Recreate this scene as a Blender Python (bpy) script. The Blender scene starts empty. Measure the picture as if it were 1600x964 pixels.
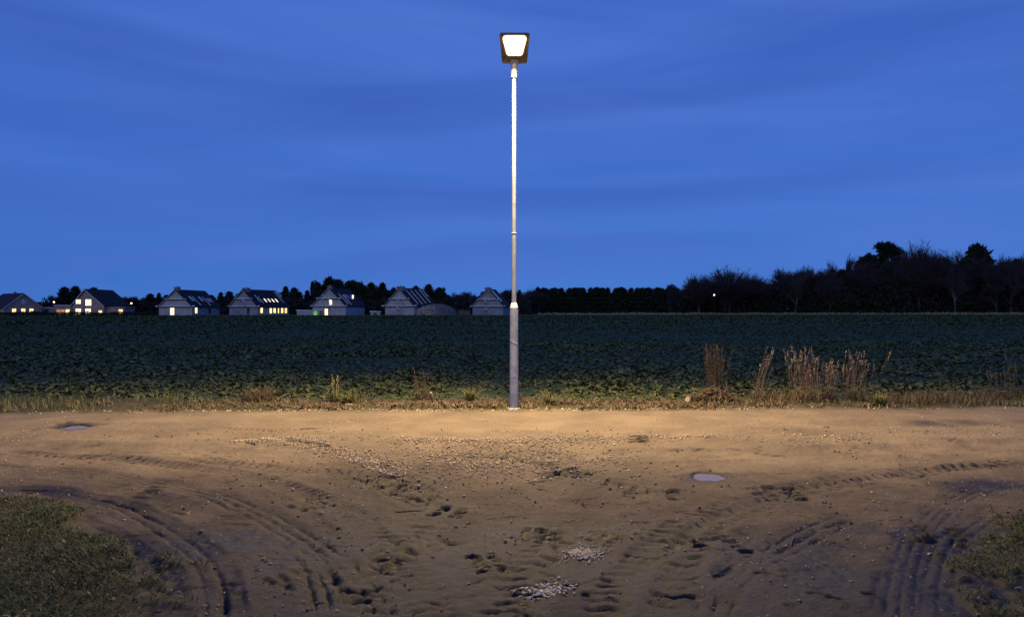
import bpy, math, random
import numpy as np

# ------------------------------------------------------------------ camera, sky, sun, exposure
scene = bpy.context.scene
COL = scene.collection
PI = math.pi
rad = math.radians
random.seed(11)
RNG = np.random.default_rng(11)

EYE = 1.7
cam_data = bpy.data.cameras.new('camera')
cam_data.lens = 26.0
cam_data.sensor_width = 36.0
cam_data.clip_end = 9000
cam = bpy.data.objects.new('camera', cam_data)
COL.objects.link(cam)
cam.location = (0, 0, EYE)
cam.rotation_euler = (PI / 2, 0, 0)
scene.camera = cam

SUN_EL, SUN_AZ = 3.0, 200.0        # last twilight glow low behind the camera
world = bpy.data.worlds.new('World')
scene.world = world
world.use_nodes = True
wn, wl = world.node_tree.nodes, world.node_tree.links
bg = wn['Background']
bg.inputs[1].default_value = 1.0
sky = wn.new('ShaderNodeTexSky')
sky.sky_type = 'NISHITA'
sky.sun_disc = False
sky.sun_elevation = rad(-2.0)
sky.sun_rotation = rad(SUN_AZ)
sky.ozone_density = 6.0
tc = wn.new('ShaderNodeTexCoord')
sep = wn.new('ShaderNodeSeparateXYZ')
wl.new(tc.outputs['Generated'], sep.inputs[0])
ramp = wn.new('ShaderNodeValToRGB')
els = ramp.color_ramp.elements
els[0].position = 0.0
els[0].color = (.047, .196, .61, 1)
els[1].position = 1.0
els[1].color = (.022, .058, .26, 1)
for p, c in ((.06, (.048, .188, .61, 1)), (.16, (.050, .162, .585, 1)), (.30, (.046, .134, .53, 1)), (.45, (.040, .112, .465, 1))):
    e = els.new(p)
    e.color = c
wl.new(sep.outputs[2], ramp.inputs[0])
mp = wn.new('ShaderNodeMapping')
mp.inputs['Rotation'].default_value = (0, rad(-7), 0)
mp.inputs['Scale'].default_value = (1.0, 1.0, 7.5)
wl.new(tc.outputs['Generated'], mp.inputs[0])
cn = wn.new('ShaderNodeTexNoise')
cn.inputs['Scale'].default_value = 1.55
cn.inputs['Detail'].default_value = 4.5
cn.inputs['Roughness'].default_value = .5
cn.inputs['Distortion'].default_value = .9
wl.new(mp.outputs[0], cn.inputs['Vector'])
cr = wn.new('ShaderNodeMapRange')
cr.inputs[1].default_value = .38
cr.inputs[2].default_value = .68
cr.inputs[3].default_value = 0.0
cr.inputs[4].default_value = .75
wl.new(cn.outputs[0], cr.inputs[0])
cmix = wn.new('ShaderNodeMix')
cmix.data_type = 'RGBA'
cmix.inputs[7].default_value = (.078, .182, .62, 1)
wl.new(cr.outputs[0], cmix.inputs[0])
wl.new(ramp.outputs[0], cmix.inputs[6])
addn = wn.new('ShaderNodeMix')
addn.data_type = 'RGBA'
addn.blend_type = 'ADD'
addn.inputs[0].default_value = .12
mp2 = wn.new('ShaderNodeMapping')
mp2.inputs['Rotation'].default_value = (0, rad(-9), 0)
mp2.inputs['Location'].default_value = (3.1, 1.7, .4)
mp2.inputs['Scale'].default_value = (.7, .7, 5.5)
wl.new(tc.outputs['Generated'], mp2.inputs[0])
cn2 = wn.new('ShaderNodeTexNoise')
cn2.inputs['Scale'].default_value = 1.3
cn2.inputs['Detail'].default_value = 2.5
cn2.inputs['Distortion'].default_value = .6
wl.new(mp2.outputs[0], cn2.inputs['Vector'])
cr2 = wn.new('ShaderNodeMapRange')
cr2.inputs[1].default_value, cr2.inputs[2].default_value = .48, .70
cr2.inputs[3].default_value, cr2.inputs[4].default_value = 0.0, .65
wl.new(cn2.outputs[0], cr2.inputs[0])
cmix2 = wn.new('ShaderNodeMix')
cmix2.data_type = 'RGBA'
cmix2.inputs[7].default_value = (.036, .100, .43, 1)
wl.new(cr2.outputs[0], cmix2.inputs[0])
wl.new(cmix.outputs[2], cmix2.inputs[6])
wl.new(cmix2.outputs[2], addn.inputs[6])
wl.new(sky.outputs[0], addn.inputs[7])
wl.new(addn.outputs[2], bg.inputs[0])

sun_data = bpy.data.lights.new('sun', 'SUN')
sun_data.energy = .55
sun_data.angle = rad(60)
sun_data.color = (1, .86, .74)
sun = bpy.data.objects.new('sun', sun_data)
COL.objects.link(sun)
sun.rotation_euler = (rad(90 - 8), 0, rad(-20))

scene.view_settings.view_transform = 'Standard'
scene.view_settings.look = 'None'
scene.view_settings.gamma = 1.0
scene.view_settings.exposure = 0.0
scene.render.engine = 'CYCLES'
scene.cycles.max_bounces = 6
scene.cycles.sample_clamp_indirect = 4.0

F = 1156.0                          # focal length in photograph pixels, for measured positions


def X_at(px, d):
    return (px - 803 + 3) * d / F - 0.0


def ground_at(px, py):
    d = EYE * F / (py - 482.0)
    return (px - 800) * d / F, d


# ------------------------------------------------------------------ materials
def mat_new(name):
    m = bpy.data.materials.new(name)
    m.use_nodes = True
    return m, m.node_tree.nodes, m.node_tree.links, m.node_tree.nodes['Principled BSDF']


def mat(name, col, rough=.8, var=.25, scale=3.0, metal=0.0, bump=0.0, bscale=40.0, spec=.5, dirt=None, two=None):
    m, n, l, b = mat_new(name)
    t = n.new('ShaderNodeTexCoord')
    nz = n.new('ShaderNodeTexNoise')
    nz.inputs['Scale'].default_value = scale
    nz.inputs['Detail'].default_value = 6
    l.new(t.outputs['Object'], nz.inputs['Vector'])
    mx = n.new('ShaderNodeMix')
    mx.data_type = 'RGBA'
    c2 = two if two else tuple(min(1, c * (1 + var)) for c in col)
    c1 = col if two else tuple(c * (1 - var) for c in col)
    mx.inputs[6].default_value = (*c1, 1)
    mx.inputs[7].default_value = (*c2, 1)
    mr = n.new('ShaderNodeMapRange')
    mr.inputs[1].default_value = .35
    mr.inputs[2].default_value = .65
    l.new(nz.outputs[0], mr.inputs[0])
    l.new(mr.outputs[0], mx.inputs[0])
    out = mx.outputs[2]
    oi = n.new('ShaderNodeObjectInfo')
    l.new(out, b.inputs['Base Color'])
    b.inputs['Roughness'].default_value = rough
    b.inputs['Metallic'].default_value = metal
    b.inputs['Specular IOR Level'].default_value = spec
    if bump:
        bz = n.new('ShaderNodeTexNoise')
        bz.inputs['Scale'].default_value = bscale
        bz.inputs['Detail'].default_value = 5
        l.new(t.outputs['Object'], bz.inputs['Vector'])
        bp = n.new('ShaderNodeBump')
        bp.inputs['Strength'].default_value = bump
        bp.inputs['Distance'].default_value = .02
        l.new(bz.outputs[0], bp.inputs['Height'])
        l.new(bp.outputs[0], b.inputs['Normal'])
    return m


def mat_island(name, cols, rough=.8, spec=.3, transl=0.0):
    """colour picked at random for each loose blade / leaf / stone"""
    m, n, l, b = mat_new(name)
    g = n.new('ShaderNodeNewGeometry')
    r = n.new('ShaderNodeValToRGB')
    e = r.color_ramp.elements
    e[0].position, e[0].color = 0, (*cols[0], 1)
    e[1].position, e[1].color = 1, (*cols[-1], 1)
    for i, c in enumerate(cols[1:-1]):
        k = e.new((i + 1) / (len(cols) - 1))
        k.color = (*c, 1)
    l.new(g.outputs['Random Per Island'], r.inputs[0])
    l.new(r.outputs[0], b.inputs['Base Color'])
    b.inputs['Roughness'].default_value = rough
    b.inputs['Specular IOR Level'].default_value = spec
    return m


def mat_glow(name, col, strength, var=.35, scale=2.0, sample=False):
    m, n, l, b = mat_new(name)
    b.inputs['Base Color'].default_value = (.05, .05, .05, 1)
    b.inputs['Roughness'].default_value = .2
    t = n.new('ShaderNodeTexCoord')
    nz = n.new('ShaderNodeTexNoise')
    nz.inputs['Scale'].default_value = scale
    l.new(t.outputs['Object'], nz.inputs['Vector'])
    mr = n.new('ShaderNodeMapRange')
    mr.inputs[1].default_value = .3
    mr.inputs[2].default_value = .7
    mr.inputs[3].default_value = strength * (1 - var)
    mr.inputs[4].default_value = strength * (1 + var)
    l.new(nz.outputs[0], mr.inputs[0])
    b.inputs['Emission Color'].default_value = (*col, 1)
    l.new(mr.outputs[0], b.inputs['Emission Strength'])
    if sample is None:
        m.cycles.emission_sampling = 'NONE'
    return m


M = {}
M['galv'] = mat('galvanised_steel', (.255, .29, .35), .55, .15, 9, metal=.0)
M['galv_dark'] = mat('weathered_steel', (.27, .31, .38), .55, .22, 6, metal=.0)
M['cap'] = mat('pale_collar', (.72, .71, .68), .45, .08, 8)
M['housing'] = mat('lamp_housing', (.17, .125, .08), .5, .15, 12)
M['tape'] = mat('grey_tape', (.55, .55, .56), .5, .1, 10)
M['concrete'] = mat('concrete', (.35, .34, .31), .9, .25, 8, bump=.4)
M['led'] = mat_glow('lit_diffuser', (1.0, .86, .62), 5.0, .1, 6, sample=None)
M['led_rim'] = mat_glow('lit_lens_edge', (1.0, .70, .34), 2.2, .15, 9, sample=None)
M['bark'] = mat('bark', (.060, .050, .045), .95, .35, 3)
M['birch'] = mat('pale_bark', (.15, .135, .13), .9, .4, 2)
M['twig'] = mat('bare_twigs', (.038, .033, .034), .95, .3, .6)
M['twig_red'] = mat('reddish_twigs', (.050, .038, .038), .95, .3, .6)
M['needle'] = mat_island('needles', [(.016, .026, .016), (.028, .042, .024), (.02, .03, .02)], .95, .1)
M['thicket'] = mat_island('thicket', [(.020, .019, .017), (.030, .026, .024), (.02, .024, .017)], .95)
M['hedge'] = mat_island('hedge_leaves', [(.02, .03, .016), (.035, .045, .022)], .9)
M['crop'] = mat_island('crop_leaves', [(.062, .082, .028), (.098, .120, .040), (.145, .165, .06), (.072, .096, .032), (.19, .19, .075), (.085, .108, .036), (.13, .115, .05)], .75, .12)
M['crop_far'] = mat_island('crop_far_leaves', [(.060, .086, .030), (.084, .112, .040), (.066, .094, .034)], .85, .08)
M['grass'] = mat_island('grass', [(.042, .062, .016), (.062, .084, .021), (.09, .10, .028), (.036, .056, .014), (.14, .12, .05)], .7)
M['verge'] = mat_island('verge_grass', [(.08, .10, .028), (.12, .13, .038), (.16, .14, .055), (.07, .095, .025), (.21, .17, .08), (.10, .12, .032)], .75)
M['dry'] = mat_island('dry_stems', [(.20, .130, .078), (.26, .18, .11), (.16, .10, .06), (.23, .155, .095)], .8)
M['dry_dark'] = mat_island('dark_dry_stems', [(.115, .082, .048), (.16, .115, .066), (.09, .062, .038)], .85)
M['dry_red'] = mat_island('reddish_dry_stems', [(.17, .085, .055), (.12, .065, .045), (.2, .11, .07)], .85)
M['pale_stalk'] = mat_island('pale_stalks', [(.42, .35, .2), (.36, .30, .15), (.3, .28, .12)], .75)
M['seed'] = mat_island('seed_heads', [(.24, .17, .12), (.32, .25, .19), (.18, .12, .08)], .9)
M['stone'] = mat_island('gravel_stones', [(.20, .155, .105), (.30, .24, .165), (.42, .34, .24), (.25, .19, .13), (.58, .49, .36)], .75)
M['stone_pale'] = mat_island('pale_gravel', [(.46, .38, .27), (.64, .56, .43), (.74, .67, .54), (.52, .43, .31), (.8, .74, .62)], .4, .6)
M['stone_mix'] = mat_island('crushed_stone', [(.13, .095, .06), (.54, .45, .31), (.30, .23, .15), (.70, .60, .44), (.19, .14, .09), (.62, .52, .38), (.40, .32, .21)], .5, .4)
M['clod'] = mat_island('mud_clods', [(.055, .042, .032), (.09, .07, .052), (.07, .055, .042)], .8)
M['leaf'] = mat_island('fallen_leaves', [(.20, .14, .07), (.28, .21, .12), (.14, .08, .04), (.34, .28, .19)], .8)
M['wood'] = mat('weathered_wood', (.14, .10, .07), .85, .35, 14, bump=.4)
M['wood_pale'] = mat('split_wood', (.5, .38, .23), .8, .2, 14, bump=.3)
M['wall_grey'] = mat('grey_render', (.37, .38, .38), .9, .12, .8)
M['wall_dark'] = mat('slate_grey_render', (.25, .27, .30), .9, .15, .8)
M['wall_brick'] = mat('brown_brick', (.34, .26, .21), .9, .2, 1.2)
M['wall_cream'] = mat('cream_render', (.52, .45, .34), .9, .1, .8)
M['roof'] = mat('dark_roof', (.034, .031, .036), .85, .3, 1.5, spec=.1)
M['white'] = mat('white_paint', (.75, .75, .74), .6, .08, 2)
M['brick'] = mat('chimney_brick', (.24, .21, .2), .9, .2, 2)
M['win_dark'] = mat('dark_pane', (.03, .035, .045), .12, .2, 1)
M['win_grey'] = mat('pale_pane', (.36, .40, .46), .18, .15, 1)
M['win_warm'] = mat_glow('lit_pane_warm', (1.0, .66, .25), 1.9, .5, 1.3)
M['win_white'] = mat_glow('lit_pane_white', (1.0, .80, .48), 1.8, .4, 1.3)
M['win_dim'] = mat_glow('lit_pane_dim', (1.0, .50, .20), .42, .4, 1.3)
M['green_glow'] = mat_glow('green_glow', (.18, .75, .12), .55, .4, 1.5)
M['bulb'] = mat_glow('far_bulb', (1.0, .74, .42), 5.0, .05, 1, sample=None)
M['lamp_wall'] = mat_glow('wall_lamp_glow', (1.0, .72, .36), 2.2, .1, 1)
M['mound_soil'] = mat('mound_soil', (.11, .105, .095), .95, .3, 1.0)
M['paint_brown'] = mat('brown_tarpaulin', (.13, .085, .065), .8, .3, 1.5)


# ------------------------------------------------------------------ mesh helpers
def mesh_np(name, V, Fc, material, parent=None, smooth=False, attrs=None, kind=None):
    V = np.asarray(V, dtype=np.float32).reshape(-1, 3)
    Fc = np.asarray(Fc, dtype=np.int32)
    k = Fc.shape[1]
    me = bpy.data.meshes.new(name)
    me.vertices.add(len(V))
    me.vertices.foreach_set('co', V.ravel())
    me.loops.add(Fc.size)
    me.loops.foreach_set('vertex_index', Fc.ravel())
    me.polygons.add(len(Fc))
    me.polygons.foreach_set('loop_start', np.arange(0, Fc.size, k, dtype=np.int32))
    me.update(calc_edges=True)
    if smooth:
        me.polygons.foreach_set('use_smooth', np.ones(len(Fc), dtype=bool))
    for a, v in (attrs or {}).items():
        at = me.attributes.new(a, 'FLOAT', 'POINT')
        at.data.foreach_set('value', np.asarray(v, dtype=np.float32))
    if material:
        me.materials.append(material)
    o = bpy.data.objects.new(name, me)
    COL.objects.link(o)
    if parent:
        o.parent = parent
    if kind:
        o['kind'] = kind
    return o


def empty(name, loc, rz=0.0):
    o = bpy.data.objects.new(name, None)
    COL.objects.link(o)
    o.location = loc
    o.rotation_euler = (0, 0, rz)
    return o


def tag(o, label, cat, group=None, kind=None):
    o['label'] = label
    if cat:
        o['category'] = cat
    if group:
        o['group'] = group
    if kind:
        o['kind'] = kind
    return o


def copy_tree(o, parent=None):
    c = o.copy()
    COL.objects.link(c)
    c.parent = parent
    for ch in o.children:
        copy_tree(ch, c)
    return c


class MB:
    def __init__(self):
        self.v, self.f = [], []

    def add(self, vs, fs):
        o = len(self.v)
        self.v += [tuple(p) for p in vs]
        self.f += [tuple(i + o for i in f) for f in fs]
        return self

    def box(self, x0, x1, y0, y1, z0, z1):
        vs = [(x, y, z) for z in (z0, z1) for y in (y0, y1) for x in (x0, x1)]
        return self.add(vs, [(0, 2, 3, 1), (4, 5, 7, 6), (0, 1, 5, 4), (2, 6, 7, 3), (0, 4, 6, 2), (1, 3, 7, 5)])

    def prism(self, poly, d):
        """poly: list of 3-D points (planar), extruded by vector d"""
        n = len(poly)
        a = [tuple(p) for p in poly]
        b = [(p[0] + d[0], p[1] + d[1], p[2] + d[2]) for p in poly]
        fs = [tuple(range(n))[::-1], tuple(range(n, 2 * n))]
        fs += [(i, (i + 1) % n, n + (i + 1) % n, n + i) for i in range(n)]
        return self.add(a + b, fs)

    def tube(self, pts, rs, n=8, cap=True):
        pts = [np.array(p, float) for p in pts]
        base = len(self.v)
        for i, p in enumerate(pts):
            t = pts[min(i + 1, len(pts) - 1)] - pts[max(i - 1, 0)]
            t /= (np.linalg.norm(t) + 1e-9)
            u = np.cross(t, (0, 1, 0)) if abs(t[1]) < .9 else np.cross(t, (1, 0, 0))
            u /= np.linalg.norm(u)
            w = np.cross(t, u)
            for k in range(n):
                a = 2 * PI * k / n
                self.v.append(tuple(p + rs[i] * (math.cos(a) * u + math.sin(a) * w)))
        for i in range(len(pts) - 1):
            for k in range(n):
                a, b = base + i * n + k, base + i * n + (k + 1) % n
                self.f.append((a, b, b + n, a + n))
        if cap:
            self.f.append(tuple(base + k for k in range(n))[::-1])
            e = base + (len(pts) - 1) * n
            self.f.append(tuple(e + k for k in range(n)))
        return self

    def lathe(self, prof, n=24, cx=0, cy=0, cap=True):
        return self.tube([(cx, cy, z) for r, z in prof], [r for r, z in prof], n, cap)

    def pipe(self, prof, n=28, step=.12):
        out = []
        for (r0, z0), (r1, z1) in zip(prof[:-1], prof[1:]):
            k = max(1, int((z1 - z0) / step))
            out += [(r0 + (r1 - r0) * i / k, z0 + (z1 - z0) * i / k) for i in range(k)]
        return self.lathe(out + [prof[-1]], n, cap=False)

    def build(self, name, material, parent=None, smooth=False, bevel=0.0, kind=None):
        me = bpy.data.meshes.new(name)
        me.from_pydata(self.v, [], self.f)
        me.update()
        if smooth:
            for p in me.polygons:
                p.use_smooth = len(p.vertices) == 4
        me.materials.append(material)
        o = bpy.data.objects.new(name, me)
        COL.objects.link(o)
        if parent:
            o.parent = parent
        if bevel:
            bm = o.modifiers.new('bevel', 'BEVEL')
            bm.width = bevel
            bm.segments = 2
        if kind:
            o['kind'] = kind
        return o


def sides(rs_pts):
    return rs_pts


# ------------------------------------------------------------------ noise
def _hash(ix, iy, seed):
    h = (ix.astype(np.int64) * 374761393 + iy.astype(np.int64) * 668265263 + seed * 1442695041) & 0xFFFFFFFF
    h = ((h ^ (h >> 13)) * 1274126177) & 0xFFFFFFFF
    return ((h ^ (h >> 16)) & 0xFFFF) / 65535.0


def vnoise(x, y, seed=0):
    ix, iy = np.floor(x), np.floor(y)
    fx, fy = x - ix, y - iy
    fx = fx * fx * fx * (fx * (fx * 6 - 15) + 10)
    fy = fy * fy * fy * (fy * (fy * 6 - 15) + 10)
    a, b = _hash(ix, iy, seed), _hash(ix + 1, iy, seed)
    c, d = _hash(ix, iy + 1, seed), _hash(ix + 1, iy + 1, seed)
    return (a * (1 - fx) + b * fx) * (1 - fy) + (c * (1 - fx) + d * fx) * fy - .5


def fbm(x, y, freq, octv=4, seed=0, gain=.5):
    s, a, f = 0, 1.0, freq
    for i in range(octv):
        s = s + a * vnoise(x * f + 17.3 * i, y * f - 9.1 * i, seed + i)
        a *= gain
        f *= 2.03
    return s


def sstep(e0, e1, x):
    t = np.clip((x - e0) / (e1 - e0), 0, 1)
    return t * t * (3 - 2 * t)


# ------------------------------------------------------------------ the dirt road and yard: one real height field
LB = ([-10, 3, 4.08, 4.49, 5.2, 5.8, 6.4, 6.75, 7.05, 7.3, 7.5, 7.6, 7.7], [-1.75, -1.66, -1.76, -1.98, -2.64, -3.36, -4.2, -4.9, -5.8, -7.2, -10, -30, -200])
RB = ([-10, 4.08, 4.49, 5.2, 5.8, 6.28, 6.6, 6.9, 7.1, 7.3, 7.4], [2.95, 2.95, 3.05, 3.42, 3.95, 4.46, 5.25, 7, 10, 40, 200])


def edge_y(x):
    return 12.22 + .045 * np.clip(x, -14, 14)


def masks(x, y):
    wob = fbm(x, y, 1.6, 5, 5, .65) * .8
    gl = sstep(-.16, .16, np.interp(y, *LB) - x + wob)
    gr = sstep(-.16, .16, x - np.interp(y, *RB) + wob)
    vg = sstep(-.10, .16, y - edge_y(x) + fbm(x, y, 2.2, 3, 9) * .22)
    return np.maximum(gl, gr), vg


def poly_dist(x, y, pts):
    """distance (signed) to a polyline and arc length along it"""
    best = np.full(x.shape, 1e9)
    sd = np.zeros(x.shape)
    ss = np.zeros(x.shape)
    acc = 0
    for (ax, ay), (bx, by) in zip(pts[:-1], pts[1:]):
        dx, dy = bx - ax, by - ay
        L = math.hypot(dx, dy)
        t = np.clip(((x - ax) * dx + (y - ay) * dy) / (L * L), 0, 1)
        qx, qy = x - ax - t * dx, y - ay - t * dy
        d = np.hypot(qx, qy)
        sgn = np.sign(qx * dy - qy * dx)
        m = d < best
        best = np.where(m, d, best)
        sd = np.where(m, d * sgn, sd)
        ss = np.where(m, acc + t * L, ss)
        acc += L
    return best, sd, ss, acc


def smooth_line(pix, sub=6):
    p = [np.array(ground_at(*q)) for q in pix]
    p = [2 * p[0] - p[1]] + p + [2 * p[-1] - p[-2]]
    out = []
    for i in range(1, len(p) - 2):
        for k in range(sub):
            t = k / sub
            out.append(.5 * ((2 * p[i]) + (-p[i - 1] + p[i + 1]) * t + (2 * p[i - 1] - 5 * p[i] + 4 * p[i + 1] - p[i + 2]) * t * t
                             + (-p[i - 1] + 3 * p[i] - 3 * p[i + 1] + p[i + 2]) * t ** 3))
    out.append(p[-2])
    return [tuple(q) for q in out]


# (pixel path, half width, depth, number of tread grooves, lug period or 0, wetness)
TRACKS = [
    ([(690, 985), (640, 900), (570, 825), (480, 772), (360, 738), (200, 716), (0, 704)], .13, .018, 0, .11, .30),
    ([(610, 985), (560, 910), (490, 850), (400, 800), (280, 760), (120, 735), (-40, 722)], .13, .015, 3, 0, .25),
    ([(930, 985), (985, 890), (1080, 815), (1220, 765), (1400, 735), (1640, 722)], .13, .015, 0, .12, .25),
    ([(-60, 768), (30, 765), (110, 772), (190, 790), (245, 815), (300, 850), (332, 885), (345, 930), (350, 975)], .11, .026, 2, 0, .55),
    ([(30, 790), (110, 808), (165, 832), (212, 862), (250, 905), (268, 960)], .09, .018, 2, 0, .25),
    ([(300, 712), (400, 728), (520, 740), (590, 752), (640, 776), (700, 800)], .14, .020, 0, .13, .25),
    ([(430, 690), (520, 704), (585, 728), (640, 752), (690, 775)], .10, .022, 0, .12, .1),
    ([(770, 705), (830, 722), (890, 741), (960, 756), (1050, 772)], .11, .026, 0, .16, .3),
    ([(440, 830), (480, 870), (505, 920), (515, 975)], .12, .018, 3, 0, .3),
    ([(720, 830), (650, 862), (560, 890), (470, 905)], .18, .018, 0, .17, .6),
    ([(1600, 715), (1500, 728), (1380, 745), (1250, 768), (1150, 800), (1080, 850), (1040, 975)], .14, .015, 0, .15, .12),
    ([(1600, 752), (1520, 770), (1460, 805), (1420, 860), (1400, 975)], .14, .007, 4, 0, .2),
    ([(1560, 790), (1500, 830), (1470, 880), (1460, 975)], .12, .006, 3, 0, .15),
    ([(1330, 800), (1230, 850), (1140, 905), (1100, 975)], .14, .014, 3, 0, .2),
    ([(-50, 668), (200, 668), (420, 671), (800, 668), (1200, 664), (1650, 662)], .26, .016, 0, 0, 0),
    ([(-50, 700), (250, 702), (500, 716), (800, 712), (1100, 712), (1300, 704), (1650, 694)], .24, .020, 0, 0, 0),
    ([(780, 985), (820, 905), (850, 850), (900, 815)], .18, .018, 0, .14, .5),
    ([(560, 985), (600, 900), (640, 840), (700, 795)], .15, .020, 0, .15, .5),
    ([(330, 668), (420, 672), (520, 670)], .07, .022, 0, .09, .15),
]
# lug prints: px, py, heading, rows, columns, row gap, lug length, lug width, depth
LUGS = [(612, 756, 2.2, 7, 2, .085, .16, .045, .045), (650, 772, 2.3, 5, 2, .08, .15, .045, .045), (704, 797, 1.2, 3, 2, .10, .11, .055, .05),
        (1232, 770, 1.45, 4, 2, .14, .13, .05, .045), (1050, 771, 1.4, 3, 1, .13, .12, .06, .05), (985, 768, 1.3, 3, 1, .12, .11, .06, .045),
        (840, 722, 2.4, 6, 1, .13, .12, .06, .045), (885, 741, 2.2, 4, 3, .09, .16, .05, .05), (490, 792, .8, 4, 2, .10, .10, .035, .03),
        (1130, 850, 1.8, 4, 2, .10, .13, .04, .03), (1475, 835, 1.1, 5, 2, .10, .12, .04, .04), (760, 876, 1.9, 6, 3, .06, .06, .03, .032),
        (850, 832, 1.5, 5, 4, .055, .06, .028, .028), (940, 838, .9, 5, 4, .055, .06, .028, .028), (230, 770, 1.5, 4, 1, .12, .18, .05, .035),
        (1180, 765, 1.5, 2, 1, .14, .12, .05, .03), (560, 752, 2.2, 4, 1, .1, .15, .045, .03), (470, 905, 1.0, 4, 2, .09, .12, .03, .016)]
PUDDLES = [(1105, 743.5, .145, .17), (121, 665.2, .13, .16)]
# places where the trodden mud is soaked: px, py, radius x, radius y (metres), weight
WET = [(610, 765, .55, .40, .8), (600, 850, .6, .45, .9), (690, 885, .7, .35, .9), (770, 880, .35, .25, 1.0), (865, 830, .5, .28, .8), (850, 900, .4, .25, 1.0),
       (520, 800, .6, .4, .6), (330, 870, .45, .5, .7), (430, 930, .7, .35, .9), (640, 950, .9, .3, .9), (900, 745, .3, .25, .6), (180, 778, .9, .3, .6),
       (1000, 930, .6, .35, .7), (1130, 890, .5, .4, .5), (1450, 840, .6, .6, .6), (1250, 940, .7, .4, .6), (1380, 930, .5, .5, .7), (1560, 760, 1.2, .4, .5),
       (1230, 775, .35, .3, .35), (1480, 660, 1.6, .35, .4), (700, 800, .35, .3, .5), (490, 870, .5, .4, .7), (950, 870, .5, .35, .6), (70, 768, .8, .25, .7)]


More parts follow.
